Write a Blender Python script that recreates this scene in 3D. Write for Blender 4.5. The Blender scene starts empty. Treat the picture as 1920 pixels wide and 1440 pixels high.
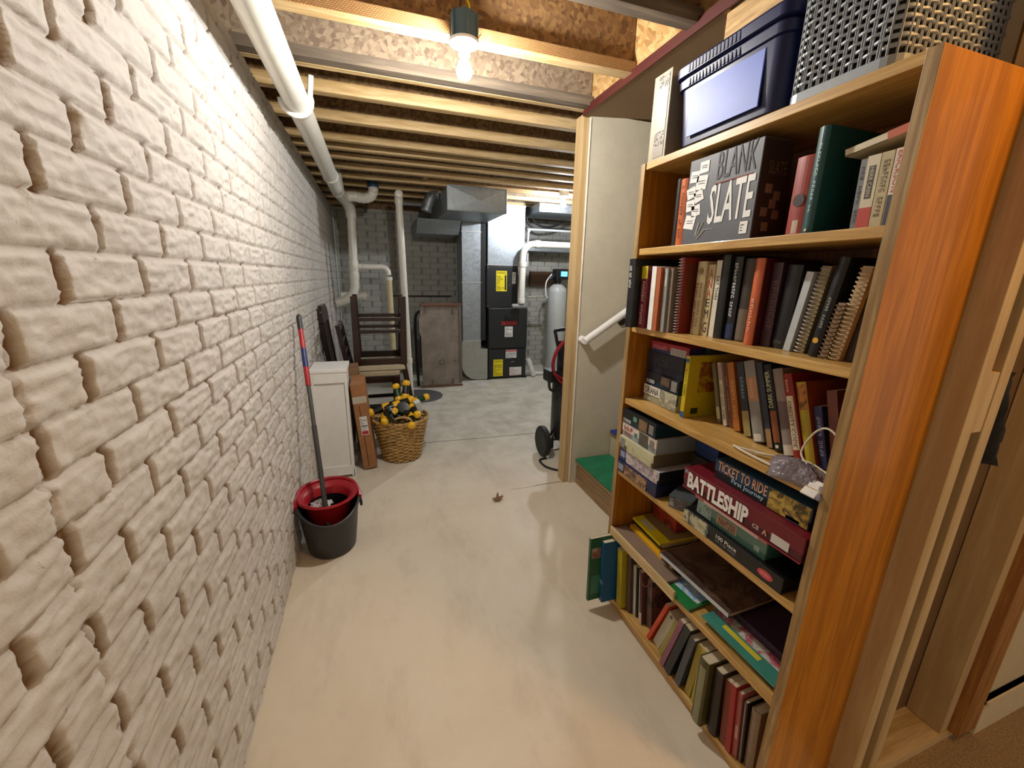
import bpy, math, random
import numpy as np
from mathutils import Vector, Matrix, Euler

SC = bpy.context.scene
COL = SC.collection
PI = math.pi
rad = math.radians

# ------------------------------------------------------------------ colours and materials
def lin(h):
    if isinstance(h, (tuple, list)):
        return (h[0], h[1], h[2], 1.0)
    h = h.lstrip('#')
    v = [int(h[i:i + 2], 16) / 255 for i in (0, 2, 4)]
    return tuple([(c / 12.92 if c <= .04045 else ((c + .055) / 1.055) ** 2.4) for c in v] + [1.0])

MATS = {}
class N:
    """small node helper"""
    def __init__(s, name):
        s.m = bpy.data.materials.new(name); s.m.use_nodes = True
        s.t = s.m.node_tree; s.t.nodes.clear()
        s.out = s.t.nodes.new('ShaderNodeOutputMaterial')
        s.b = s.t.nodes.new('ShaderNodeBsdfPrincipled')
        s.t.links.new(s.b.outputs[0], s.out.inputs[0])
    def n(s, typ, **kw):
        nd = s.t.nodes.new(typ)
        for k, v in kw.items():
            if k in nd.inputs.keys():
                nd.inputs[k].default_value = v
            else:
                setattr(nd, k, v)
        return nd
    def l(s, a, b): s.t.links.new(a, b)
    def coord(s, scale=(1, 1, 1), kind='Object', rot=(0, 0, 0)):
        tc = s.n('ShaderNodeTexCoord'); mp = s.n('ShaderNodeMapping')
        mp.inputs['Scale'].default_value = scale; mp.inputs['Rotation'].default_value = rot
        s.l(tc.outputs[kind], mp.inputs['Vector']); return mp.outputs[0]
    def noise(s, vec, scale, detail=4, rough=.6, dist=0):
        nd = s.n('ShaderNodeTexNoise'); nd.inputs['Scale'].default_value = scale
        nd.inputs['Detail'].default_value = detail; nd.inputs['Roughness'].default_value = rough
        nd.inputs['Distortion'].default_value = dist
        s.l(vec, nd.inputs['Vector']); return nd.outputs['Fac']
    def ramp(s, fac, stops, interp='LINEAR'):
        r = s.n('ShaderNodeValToRGB'); r.color_ramp.interpolation = interp
        e = r.color_ramp.elements
        while len(e) < len(stops): e.new(.5)
        for i, (p, c) in enumerate(stops):
            e[i].position = p; e[i].color = lin(c)
        s.l(fac, r.inputs[0]); return r.outputs[0]
    def mix(s, fac, a, b, mode='MIX'):
        m = s.n('ShaderNodeMix'); m.data_type = 'RGBA'; m.blend_type = mode
        for sock, v in ((m.inputs[0], fac), (m.inputs[6], a), (m.inputs[7], b)):
            if hasattr(v, 'links'): s.l(v, sock)
            elif isinstance(v, (int, float)): sock.default_value = v
            else: sock.default_value = lin(v)
        return m.outputs[2]
    def bump(s, h, strength=.3, dist=.002, prev=None):
        b = s.n('ShaderNodeBump'); b.inputs['Strength'].default_value = strength
        b.inputs['Distance'].default_value = dist
        s.l(h, b.inputs['Height'])
        if prev is not None: s.l(prev, b.inputs['Normal'])
        s.l(b.outputs[0], s.b.inputs['Normal']); return b.outputs[0]
    def base(s, c, rough=.5, metal=0., spec=.5):
        if hasattr(c, 'links'): s.l(c, s.b.inputs['Base Color'])
        else: s.b.inputs['Base Color'].default_value = lin(c)
        if hasattr(rough, 'links'): s.l(rough, s.b.inputs['Roughness'])
        else: s.b.inputs['Roughness'].default_value = rough
        s.b.inputs['Metallic'].default_value = metal
        s.b.inputs['Specular IOR Level'].default_value = spec

def plain(c, rough=.5, metal=0., var=.06, spec=.5, bump=0.):
    """a paint / plastic / paper colour with faint wear"""
    key = ('p', c, rough, metal, var, bump)
    if key in MATS: return MATS[key]
    k = N('surface_%s' % str(c).strip('#'))
    L = lin(c)
    v = k.coord((1, 1, 1))
    f = k.noise(v, 14, 3)
    dk = tuple(max(0, x * (1 - var * 2)) for x in L[:3]); lt = tuple(min(1, x * (1 + var)) for x in L[:3])
    col = k.ramp(f, [(.3, dk), (.7, lt)])
    k.base(col, rough, metal, spec)
    if bump: k.bump(k.noise(v, 220, 2), bump, .001)
    MATS[key] = k.m
    return k.m

def wood(name, c1, c2, axis='Z', rough=.45, scale=1., ring=9, coat=0., knots=False):
    if name in MATS: return MATS[name]
    k = N(name)
    s = {'X': (.9, 14, 14), 'Y': (14, .9, 14), 'Z': (14, 14, .9)}[axis]
    s = tuple(a * scale for a in s)
    v = k.coord(s)
    f = k.noise(v, 1.6, 5, .62, .35)
    w = k.n('ShaderNodeMath', operation='MULTIPLY'); k.l(f, w.inputs[0]); w.inputs[1].default_value = ring
    fr = k.n('ShaderNodeMath', operation='PINGPONG'); k.l(w.outputs[0], fr.inputs[0]); fr.inputs[1].default_value = 1
    fine = k.noise(k.coord(tuple(a * 5 for a in s)), 2.2, 3)
    m = k.n('ShaderNodeMath', operation='MULTIPLY'); k.l(fr.outputs[0], m.inputs[0]); k.l(fine, m.inputs[1])
    col = k.ramp(m.outputs[0], [(.05, c2), (.55, c1)])
    if knots:
        vo = k.n('ShaderNodeTexVoronoi'); vo.inputs['Scale'].default_value = 1
        k.l(k.coord({'X': (3.2, 9, 9), 'Y': (9, 3.2, 9), 'Z': (9, 9, 3.2)}[axis]), vo.inputs['Vector'])
        col = k.mix(k.ramp(vo.outputs['Distance'], [(.05, '#ffffff'), (.12, '#000000')]), col, '#3a2413')
    k.base(col, rough)
    k.b.inputs['Coat Weight'].default_value = coat
    k.bump(fine, .15, .0006)
    MATS[name] = k.m
    return k.m

def osb(name='osb_board', a='#8f6a3c', b='#5a3d22', c='#c09a5e', rot=(0, 0, 0)):
    if name in MATS: return MATS[name]
    k = N(name)
    v = k.coord((1, 1, 1), rot=rot)
    def flakes(sc, ang, seed):
        mp = k.n('ShaderNodeMapping'); mp.inputs['Rotation'].default_value = (ang, ang * .8, ang * 1.3)
        mp.inputs['Location'].default_value = (seed, seed * 2, seed * 3)
        k.l(v, mp.inputs[0])
        ns = k.n('ShaderNodeTexNoise'); ns.inputs['Scale'].default_value = 5; k.l(mp.outputs[0], ns.inputs['Vector'])
        sc2 = k.n('ShaderNodeVectorMath', operation='SCALE'); sc2.inputs['Scale'].default_value = .05; k.l(ns.outputs['Color'], sc2.inputs[0])
        ad = k.n('ShaderNodeVectorMath', operation='ADD'); k.l(mp.outputs[0], ad.inputs[0]); k.l(sc2.outputs[0], ad.inputs[1])
        m2 = k.n('ShaderNodeMapping'); m2.inputs['Scale'].default_value = (sc, sc * .17, sc); k.l(ad.outputs[0], m2.inputs[0])
        vo = k.n('ShaderNodeTexVoronoi'); vo.inputs['Scale'].default_value = 1; k.l(m2.outputs[0], vo.inputs['Vector'])
        return vo
    v1 = flakes(52, .5, 1.3); v2 = flakes(48, 1.35, 5.1); v3 = flakes(60, 2.3, 9.7)
    st = [(.1, b), (.4, a), (.7, c), (.95, b)]
    c1 = k.ramp(v1.outputs['Color'], st); c2 = k.ramp(v2.outputs['Color'], st); c3 = k.ramp(v3.outputs['Color'], st)
    pick = k.ramp(k.noise(v, 11, 3), [(.46, '#000000'), (.5, '#ffffff')])
    pick2 = k.ramp(k.noise(k.coord((1, 1, 1), rot=(1, 2, 3)), 9, 3), [(.52, '#000000'), (.56, '#ffffff')])
    col = k.mix(pick2, k.mix(pick, c1, c2), c3)
    k.base(col, .75)
    k.bump(v1.outputs['Distance'], .35, .002)
    MATS[name] = k.m
    return k.m

def emit(name, c, strength):
    if name in MATS: return MATS[name]
    k = N(name)
    k.base(c, .4)
    k.b.inputs['Emission Color'].default_value = lin(c)
    k.b.inputs['Emission Strength'].default_value = strength
    MATS[name] = k.m
    return k.m

def art(cols, scale=22., seed=0, rough=.35):
    """printed picture: patches of several inks"""
    key = ('art', tuple(cols), scale, seed)
    if key in MATS: return MATS[key]
    k = N('printed_picture')
    mp = k.coord((1, 1, 1))
    ad = k.n('ShaderNodeVectorMath', operation='ADD'); k.l(mp, ad.inputs[0]); ad.inputs[1].default_value = (seed * 3.1, seed * 1.7, seed)
    f = k.noise(ad.outputs[0], scale, 5, .7, .8)
    n = len(cols)
    col = k.ramp(f, [(.28 + .44 * i / max(1, n - 1), c) for i, c in enumerate(cols)])
    k.base(col, rough)
    MATS[key] = k.m
    return k.m

# ------------------------------------------------------------------ mesh builder
class MB:
    def __init__(s): s.v = []; s.f = []
    def add(s, vs, fs, M=None):
        o = len(s.v)
        s.v += [tuple(M @ Vector(p)) for p in vs] if M is not None else [tuple(p) for p in vs]
        s.f += [tuple(i + o for i in f) for f in fs]
        return s
    def box(s, x0, x1, y0, y1, z0, z1, M=None):
        return s.add([(x0, y0, z0), (x1, y0, z0), (x1, y1, z0), (x0, y1, z0), (x0, y0, z1), (x1, y0, z1), (x1, y1, z1), (x0, y1, z1)],
                     [(0, 3, 2, 1), (4, 5, 6, 7), (0, 1, 5, 4), (1, 2, 6, 5), (2, 3, 7, 6), (3, 0, 4, 7)], M)
    def hexa(s, b, t):
        return s.add(list(b) + list(t), [(0, 3, 2, 1), (4, 5, 6, 7), (0, 1, 5, 4), (1, 2, 6, 5), (2, 3, 7, 6), (3, 0, 4, 7)])
    def rbox(s, x0, x1, y0, y1, z0, z1, r, n=4, M=None, taper=0.):
        """box with rounded vertical edges; taper widens the top"""
        vs = []; 
        for z, tp in ((z0, 0), (z1, taper)):
            for cx, cy, a0 in ((x1 + tp - r, y1 + tp - r, 0), (x0 - tp + r, y1 + tp - r, 90), (x0 - tp + r, y0 - tp + r, 180), (x1 + tp - r, y0 - tp + r, 270)):
                for i in range(n + 1):
                    a = rad(a0 + 90 * i / n); vs.append((cx + r * math.cos(a), cy + r * math.sin(a), z))
        k = 4 * (n + 1)
        fs = [(i, (i + 1) % k, k + (i + 1) % k, k + i) for i in range(k)] + [tuple(range(k - 1, -1, -1)), tuple(range(k, 2 * k))]
        return s.add(vs, fs, M)
    def prism(s, poly, d0, d1, plane='XZ', M=None):
        k = len(poly)
        def mk(p, d):
            return {'XZ': (p[0], d, p[1]), 'YZ': (d, p[0], p[1]), 'XY': (p[0], p[1], d)}[plane]
        vs = [mk(p, d0) for p in poly] + [mk(p, d1) for p in poly]
        fs = [tuple(range(k)), tuple(range(2 * k - 1, k - 1, -1))] + [(i, k + i, k + (i + 1) % k, (i + 1) % k) for i in range(k)]
        return s.add(vs, fs, M)
    def tube(s, pts, r, n=10, closed=False, cap=True, flat=1.):
        P = [Vector(p) for p in pts]; m = len(P); vs = []; fs = []
        rs = r if isinstance(r, (list, tuple)) else [r] * m
        up = None
        for i, p in enumerate(P):
            a = P[i - 1] if (i > 0 or closed) else p; b = P[(i + 1) % m] if (i < m - 1 or closed) else p
            t = (b - a).normalized()
            if up is None:
                up = Vector((0, 0, 1)) if abs(t.z) < .9 else Vector((1, 0, 0))
            u = (up - t * up.dot(t))
            u = u.normalized() if u.length > 1e-6 else t.orthogonal().normalized()
            up = u; w = t.cross(u)
            for j in range(n):
                an = 2 * PI * j / n
                vs.append(p + (u * math.cos(an) * flat + w * math.sin(an)) * rs[i])
        for i in range(m if closed else m - 1):
            for j in range(n):
                a, b = i * n + j, i * n + (j + 1) % n; c, d = ((i + 1) % m) * n + (j + 1) % n, ((i + 1) % m) * n + j
                fs.append((a, b, c, d))
        if cap and not closed:
            fs.append(tuple(range(n - 1, -1, -1))); fs.append(tuple(range((m - 1) * n, m * n)))
        return s.add(vs, fs)
    def lathe(s, prof, c=(0, 0, 0), n=24, M=None, sx=1., sy=1., axis='Z'):
        vs = []; fs = []; m = len(prof)
        for r, z in prof:
            for j in range(n):
                a = 2 * PI * j / n; x, y = r * math.cos(a) * sx, r * math.sin(a) * sy
                p = {'Z': (x, y, z), 'Y': (x, z, y), 'X': (z, x, y)}[axis]
                vs.append((p[0] + c[0], p[1] + c[1], p[2] + c[2]))
        for i in range(m - 1):
            for j in range(n):
                q = (i * n + j, i * n + (j + 1) % n, (i + 1) * n + (j + 1) % n, (i + 1) * n + j)
                fs.append(q if axis != 'Y' else q[::-1])
        if prof[0][0] > 1e-5: fs.append(tuple(range(n - 1, -1, -1)))
        if prof[-1][0] > 1e-5: fs.append(tuple(range((m - 1) * n, m * n)))
        return s.add(vs, fs, M)
    def build(s, name, mat, parent=None, loc=None, rot=None, bevel=0., smooth=False, seg=2, label=None):
        me = bpy.data.meshes.new(name)
        vs = s.v
        if loc is not None and rot is None and parent is None:
            vs = [(x - loc[0], y - loc[1], z - loc[2]) for x, y, z in vs]
        me.from_pydata(vs, [], s.f); me.validate(); me.update()
        o = bpy.data.objects.new(name, me); COL.objects.link(o)
        if mat is not None: me.materials.append(mat)
        if parent is not None: o.parent = parent
        if loc is not None: o.location = loc
        if rot is not None: o.rotation_euler = rot
        if smooth:
            me.polygons.foreach_set('use_smooth', [True] * len(me.polygons))
            try: me.set_sharp_from_angle(angle=rad(38))
            except Exception: pass
        if bevel:
            b = o.modifiers.new('bevel', 'BEVEL'); b.width = bevel; b.segments = seg; b.limit_method = 'ANGLE'; b.angle_limit = rad(40)
        if label: o['label'] = label
        return o

def arc(c, r, a0, a1, n=8, plane='XZ'):
    out = []
    for i in range(n + 1):
        a = rad(a0 + (a1 - a0) * i / n); u, v = r * math.cos(a), r * math.sin(a)
        out.append({'XZ': (c[0] + u, c[1], c[2] + v), 'YZ': (c[0], c[1] + u, c[2] + v), 'XY': (c[0] + u, c[1] + v, c[2])}[plane])
    return out
def smooth_path(pts, k=6):
    P = [Vector(p) for p in pts]; out = []
    for i in range(len(P) - 1):
        p0, p1, p2, p3 = P[max(0, i - 1)], P[i], P[i + 1], P[min(len(P) - 1, i + 2)]
        for j in range(k):
            t = j / k
            out.append(.5 * ((2 * p1) + (-p0 + p2) * t + (2 * p0 - 5 * p1 + 4 * p2 - p3) * t * t + (-p0 + 3 * p1 - 3 * p2 + p3) * t ** 3))
    out.append(P[-1]); return out

def tag(o, label, cat, group=None, kind=None):
    o['label'] = label; o['category'] = cat
    if group: o['group'] = group
    if kind: o['kind'] = kind
    return o
def thing(name, label, cat, loc=(0, 0, 0), rot=(0, 0, 0), group=None):
    o = bpy.data.objects.new(name, None); COL.objects.link(o)
    o.location = loc; o.rotation_euler = rot; o.empty_display_size = .05
    return tag(o, label, cat, group)
def struct(name, mb, mat, **kw):
    o = mb.build(name, mat, **kw); o['kind'] = 'structure'; return o

TXT = {}
def text_mesh(s, bold=0.):
    key = (s, bold)
    if key not in TXT:
        c = bpy.data.curves.new('lettering', 'FONT'); c.body = s; c.resolution_u = 2; c.size = 1; c.offset = bold
        o = bpy.data.objects.new('lettering', c)
        me = bpy.data.meshes.new_from_object(o)
        n = len(me.vertices); co = np.zeros(n * 3); me.vertices.foreach_get('co', co); co = co.reshape(-1, 3)
        fs = [tuple(p.vertices) for p in me.polygons]
        bpy.data.objects.remove(o); bpy.data.curves.remove(c); bpy.data.meshes.remove(me)
        lo, hi = co.min(0), co.max(0)
        TXT[key] = ((co - lo) / np.maximum(hi - lo, 1e-6), fs)
    return TXT[key]
def text(s, mat, parent, origin, u, v, name='title', bold=0.):
    """letters filling the parallelogram origin + a*u + b*v (u, v vectors); a leading ~ means small print
    that cannot be read: letter-like strokes without words"""
    if s.startswith('~'):
        O, U, V = Vector(origin), Vector(u), Vector(v); mb = MB(); R = random.Random(len(s) * 7 + ord(s[-1])); n = len(s)
        def q(x0, x1, y0, y1):
            mb.add([O + U * x0 + V * y0, O + U * x1 + V * y0, O + U * x1 + V * y1, O + U * x0 + V * y1], [(0, 1, 2, 3)])
        for i, ch in enumerate(s[1:]):
            if ch == ' ': continue
            a, w = (i + .12) / (n - 1), .7 / (n - 1); h = .8 + .2 * R.random(); b = w * .3
            q(a, a + b, 0, h)
            k = R.randrange(4)
            if k != 1: q(a + b, a + w, h - .16, h)
            if k != 2: q(a + b, a + w, .42, .56)
            if k != 0: q(a + w - b, a + w, .0, .5)
            if k == 3: q(a + b, a + w, 0, .14)
        return mb.build(name, mat, parent)
    co, fs = text_mesh(s, bold)
    O, U, V = Vector(origin), Vector(u), Vector(v)
    mb = MB(); mb.v = [tuple(O + U * float(c[0]) + V * float(c[1])) for c in co]; mb.f = list(fs)
    return mb.build(name, mat, parent)
def lines(parent, mat, origin, u, v, rows, name='printed_text', seed=0, words=True):
    """small print too fine to read: rows of short dashes on a surface"""
    R = random.Random(seed); O, U, V = Vector(origin), Vector(u), Vector(v); mb = MB()
    for r in range(rows):
        b0 = 1 - (r + .75) / rows; b1 = b0 + .42 / rows; x = 0.
        while x < .97:
            w = R.uniform(.05, .16); x1 = min(1, x + w)
            ps = [O + U * x + V * b0, O + U * x1 + V * b0, O + U * x1 + V * b1, O + U * x + V * b1]
            mb.add(ps, [(0, 1, 2, 3)]); x = x1 + .03
            if R.random() < .12: break
    return mb.build(name, mat, parent)

# ------------------------------------------------------------------ noise in numpy, for relief
def vnoise(u, v, seed=0):
    rs = np.random.RandomState(seed); T = rs.rand(256, 256)
    ui = np.floor(u).astype(int); vi = np.floor(v).astype(int)
    fu = u - ui; fv = v - vi; fu = fu * fu * (3 - 2 * fu); fv = fv * fv * (3 - 2 * fv)
    g = lambda a, b: T[a % 256, b % 256]
    return (g(ui, vi) * (1 - fu) + g(ui + 1, vi) * fu) * (1 - fv) + (g(ui, vi + 1) * (1 - fu) + g(ui + 1, vi + 1) * fu) * fv

# ------------------------------------------------------------------ camera
def make_camera():
    cam = bpy.data.cameras.new('camera'); o = bpy.data.objects.new('camera', cam); COL.objects.link(o)
    cam.sensor_width = 36; cam.lens = 36 * 757.2 / 1920; cam.clip_start = .02
    y, p, r = .3303, .2575, .02016
    f = Vector((math.sin(y) * math.cos(p), math.cos(y) * math.cos(p), -math.sin(p)))
    rt = Vector((math.cos(y), -math.sin(y), 0)); up = rt.cross(f)
    R0 = rt * math.cos(r) + up * math.sin(r); U0 = up * math.cos(r) - rt * math.sin(r)
    M = Matrix((R0, U0, -f)).transposed().to_4x4(); M.translation = Vector((0, 0, 1.4))
    o.matrix_world = M; SC.camera = o
make_camera()

# ------------------------------------------------------------------ shared materials
LUMBER = wood('pine_lumber', '#cdb286', '#a88a58', 'X', .7, ring=5)
LUMBER_Z = wood('pine_lumber_upright', '#c4ab80', '#b4976a', 'Z', .7, ring=5, knots=False)
LUMBER_Y = wood('pine_lumber_long', '#bd9c6c', '#8a6a40', 'Y', .7, ring=5)
OLDWOOD = wood('weathered_lumber', '#857663', '#5f5346', 'X', .8, ring=4)
OAK_Z = wood('oak_veneer_upright', '#bd7a1c', '#a0620e', 'Z', .42, scale=1.0, ring=7, coat=.1)
OAK_Y = wood('oak_veneer_long', '#d2ab64', '#b38a48', 'Y', .38, scale=1.3, ring=8, coat=.15)
OSB = osb('osb_board', '#7d5e3c', '#63482c', '#93744a')
OSB2 = osb('osb_board_fresh', '#a8824e', '#8c6638', '#bf9c68')
OSBG = osb('osb_board_dusty', '#7f6c58', '#6a5848', '#94836c')
PVC = plain('#dedcd2', .32, 0, .03)
PVC_OLD = plain('#cdbf9c', .4, 0, .05)
BLACK = plain('#111113', .4)
DRY = plain('#cbc5b2', .8, 0, .03, bump=.1)
WHITE = plain('#e6e6e4', .45, 0, .02)
STEEL = plain('#9a9c9e', .35, 1., .06)

def galvanized():
    k = N('galvanized_sheet')
    vo = k.n('ShaderNodeTexVoronoi'); vo.inputs['Scale'].default_value = 38; k.l(k.coord((1, 1, 1)), vo.inputs['Vector'])
    k.base(k.ramp(vo.outputs['Color'], [(.1, '#98a0a6'), (.9, '#a6aeb4')]), k.ramp(vo.outputs['Color'], [(0, (.40,) * 3), (1, (.55,) * 3)]), .85)
    k.bump(k.noise(k.coord((1, 1, 1)), 5, 2), .25, .01)
    return k.m
GALV = galvanized()

def brick_paint(name, c1, c2, joint, scuff):
    k = N(name)
    v = k.coord((1, 1, 1))
    big = k.noise(v, 2.3, 4); fine = k.noise(v, 60, 4, .7)
    col = k.ramp(big, [(.3, c1), (.7, c2)])
    at = k.n('ShaderNodeAttribute', attribute_name='joint')
    jm = k.n('ShaderNodeMath', operation='MULTIPLY'); k.l(at.outputs['Fac'], jm.inputs[0]); jm.inputs[1].default_value = 1
    col = k.mix(jm.outputs[0], col, joint)
    sc = k.ramp(k.noise(v, 34, 5, .75), [(.66, '#000000'), (.72, '#ffffff')])
    sm = k.n('ShaderNodeMath', operation='MULTIPLY'); k.l(sc, sm.inputs[0]); sm.inputs[1].default_value = scuff
    col = k.mix(sm.outputs[0], col, '#6a5a48')
    k.base(col, .62)
    k.bump(fine, .5, .003)
    return k.m

def brick_wall(name, us, zs, place, mat, phase=.812, amp=1., seams=True, thick=.2, jf=.22):
    H, Lb = .0785, .238
    U, Zz = np.meshgrid(us, zs, indexing='ij')
    wob = (vnoise(U / .02, Zz / .02, 3) - .5) * .0022 + (vnoise(U / .006, Zz / .006, 5) - .5) * .0028
    k = np.floor((Zz - 1.583) / H + 1e-6)
    fz = (Zz - 1.583) - k * H
    dh = np.minimum(fz, H - fz)
    off = np.where(np.mod(k, 2) == 1, 0., Lb / 2)        # row whose top is at 1.583 has k=-1
    fu = np.mod(U - phase + off, Lb); du = np.minimum(fu, Lb - fu)
    jh = 1 - np.clip((dh + wob - .0036) / .0038, 0, 1)
    jv = 1 - np.clip((du + wob * 1.2 - .0080) / .003, 0, 1)
    sm = lambda t: t * t * (3 - 2 * t)
    jh, jv = sm(jh), sm(jv)
    rough = ((vnoise(U / .040, Zz / .0125, 11) - .5) * 1.0 + (vnoise(U / .018, Zz / .0075, 12) - .5) * .8 + (vnoise(U / .3, Zz / .08, 13) - .5) * .3) * .0052 * amp
    rough += (vnoise(U / .008, Zz / .005, 14) - .5) * .0014 * amp
    rough *= np.clip((du - .006) / .018, .15, 1)
    # every brick sits a hair in or out
    ku = np.floor((U - phase + off) / Lb); rnd = vnoise(ku * 7.31, k * 3.17, 21) - .5
    h = rough + rnd * .0022
    h = h * (1 - np.maximum(jh, jv) * .8) - np.maximum(jh * .0075, jv * .013)
    if seams:
        fs = np.mod(U - .68 + .465, .93) - .465 + (vnoise(U * 0, Zz / .015, 8) - .5) * .012
        s = np.clip(1 - np.abs(fs) / .006, 0, 1) * (vnoise(U * 0 + 3, Zz / .03, 9) > .42)
        h -= s * .009; jv = np.maximum(jv, s * .7)
    X = np.stack([np.asarray(a, float) + 0 * U for a in place(U, Zz, h)], -1).reshape(-1, 3)
    nu, nz = len(us), len(zs)
    i = np.arange(nu * nz).reshape(nu, nz)
    F = np.stack([i[:-1, :-1], i[1:, :-1], i[1:, 1:], i[:-1, 1:]], -1).reshape(-1, 4)
    # a solid block behind the relief
    u0, u1, z0, z1 = us[0], us[-1], zs[0], zs[-1]
    c = []
    for hh in (-.016, -thick):
        for (a, b) in ((u0, z0), (u1, z0), (u1, z1), (u0, z1)):
            c.append([float(np.asarray(q).reshape(-1)[0]) for q in place(np.array([a]), np.array([b]), np.array([hh]))])
    nv = len(X); X = np.vstack([X, np.array(c)])
    B = np.array([(0, 3, 2, 1), (4, 5, 6, 7), (0, 1, 5, 4), (1, 2, 6, 5), (2, 3, 7, 6), (3, 0, 4, 7)]) + nv
    F = np.vstack([F, B]).astype(np.int32)
    me = bpy.data.meshes.new(name)
    me.vertices.add(len(X)); me.vertices.foreach_set('co', X.astype(np.float32).ravel())
    me.loops.add(F.size); me.loops.foreach_set('vertex_index', F.ravel())
    me.polygons.add(len(F)); me.polygons.foreach_set('loop_start', np.arange(0, F.size, 4, dtype=np.int32))
    at = me.attributes.new('joint', 'FLOAT', 'POINT')
    at.data.foreach_set('value', np.concatenate([np.maximum(jv * .98, jh * jf).ravel(), np.zeros(8)]).astype(np.float32))
    me.update(calc_edges=True); me.validate()
    me.polygons.foreach_set('use_smooth', [True] * len(F))
    me.materials.append(mat)
    o = bpy.data.objects.new(name, me); COL.objects.link(o); o['kind'] = 'structure'
    return o

WALLP = brick_paint('painted_brick_relief', '#bcb8b2', '#cac6c0', '#6f5434', .85)
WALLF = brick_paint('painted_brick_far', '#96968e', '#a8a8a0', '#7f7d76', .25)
ys = np.concatenate([np.arange(-.9, .2, .03), np.arange(.2, 2.2, .0058), np.arange(2.2, 3.6, .0095), np.arange(3.6, 6.12, .02)])
zs = np.arange(0, 2.2501, .0063)
brick_wall('wall_left', ys, zs, lambda U, Z, h: (-.44 + h, U, Z), WALLP, amp=1.25)
brick_wall('wall_far', np.arange(-.46, 3.72, .014), np.append(np.arange(0, 2.25, .0112), 2.25), lambda U, Z, h: (U, 6.1 - h, Z), WALLF, phase=.1, amp=.5, seams=False, jf=.45)
struct('wall_right_far', MB().box(3.7, 3.8, 2.4, 6.3, 0, 2.31), DRY)

# ------------------------------------------------------------------ floor
def concrete():
    k = N('concrete_floor')
    v = k.coord((1, 1, 1))
    a = k.noise(v, 1.1, 6, .6, .4); b = k.noise(v, 4.5, 6, .65); d = k.noise(v, 45, 4, .7)
    col = k.ramp(a, [(.3, '#cfc2ac'), (.5, '#dacfbb'), (.7, '#e2d9c8')])
    dark = k.ramp(k.noise(k.coord((1.4, .5, 1)), 3.2, 6, .7), [(.50, '#000000'), (.74, '#ffffff')])
    # the far half of the slab is greyer and blotchy
    sx = k.n('ShaderNodeSeparateXYZ'); k.l(v, sx.inputs[0])
    mr = k.n('ShaderNodeMapRange'); k.l(sx.outputs['Y'], mr.inputs['Value'])
    mr.inputs['From Min'].default_value = 2.3; mr.inputs['From Max'].default_value = 3.5
    col = k.mix(mr.outputs[0], col, k.ramp(b, [(.3, '#b3afa1'), (.55, '#d4d1c4'), (.75, '#e3e0d6')]))
    dm = k.n('ShaderNodeMath', operation='MULTIPLY'); k.l(dark, dm.inputs[0]); dm.inputs[1].default_value = .25
    col = k.mix(dm.outputs[0], col, '#7d715f')
    wh = k.ramp(k.noise(v, 2.7, 5, .6), [(.62, '#000000'), (.72, '#ffffff')])
    wm = k.n('ShaderNodeMath', operation='MULTIPLY'); k.l(wh, wm.inputs[0]); wm.inputs[1].default_value = .3
    col = k.mix(wm.outputs[0], col, '#d8d0bf')
    k.base(col, k.ramp(b, [(.3, (.42,) * 3), (.7, (.62,) * 3)]))
    k.bump(d, .12, .002)
    return k.m
struct('floor', MB().box(-.64, 3.8, -1.3, 6.3, -.1, 0), concrete())
GROOVE = plain('#5d513f', .9)
cr = smooth_path([(.80, 2.35, .0006), (.93, 2.343, .0006), (1.07, 2.353, .0006), (1.22, 2.35, .0006)], 4)
struct('trim_1', MB().tube(cr, [.0012] * (len(cr) // 2) + [.003] * (len(cr) - len(cr) // 2), 5, flat=.3), GROOVE)
cr = smooth_path([(-.42, 3.31, .0006), (.3, 3.32, .0006), (.9, 3.285, .0006), (1.5, 3.27, .0006), (3.6, 3.29, .0006)], 4)
struct('trim_2', MB().tube(cr, .0035, 5, flat=.3), GROOVE)
def carpet():
    k = N('loop_carpet'); v = k.coord((1, 1, 1))
    k.base(k.ramp(k.noise(v, 160, 3), [(.3, '#7d6647'), (.7, '#a98c63')]), .95); k.bump(k.noise(v, 260, 2), .6, .004); return k.m
struct('floor_carpet', MB().box(1.20, 3.6, -1.3, .455, 0, .012), carpet())

# ------------------------------------------------------------------ ceiling: subfloor, sill, rim and the joists
struct('ceiling', MB().box(-.64, 3.8, -1.3, 6.3, 2.60, 2.63), OSB)
struct('trim_3', MB().box(-.62, -.47, -1.3, 6.3, 2.25, 2.292), OLDWOOD)
struct('trim_4', MB().box(-.62, -.585, -1.3, 6.3, 2.292, 2.60), OSB)
struct('trim_5', MB().box(-.58, 3.7, 6.12, 6.2, 2.25, 2.60), OSB)
struct('trim_6', MB().box(1.205, 1.235, .95, 2.27, 2.33, 2.60), OSB2)

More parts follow.
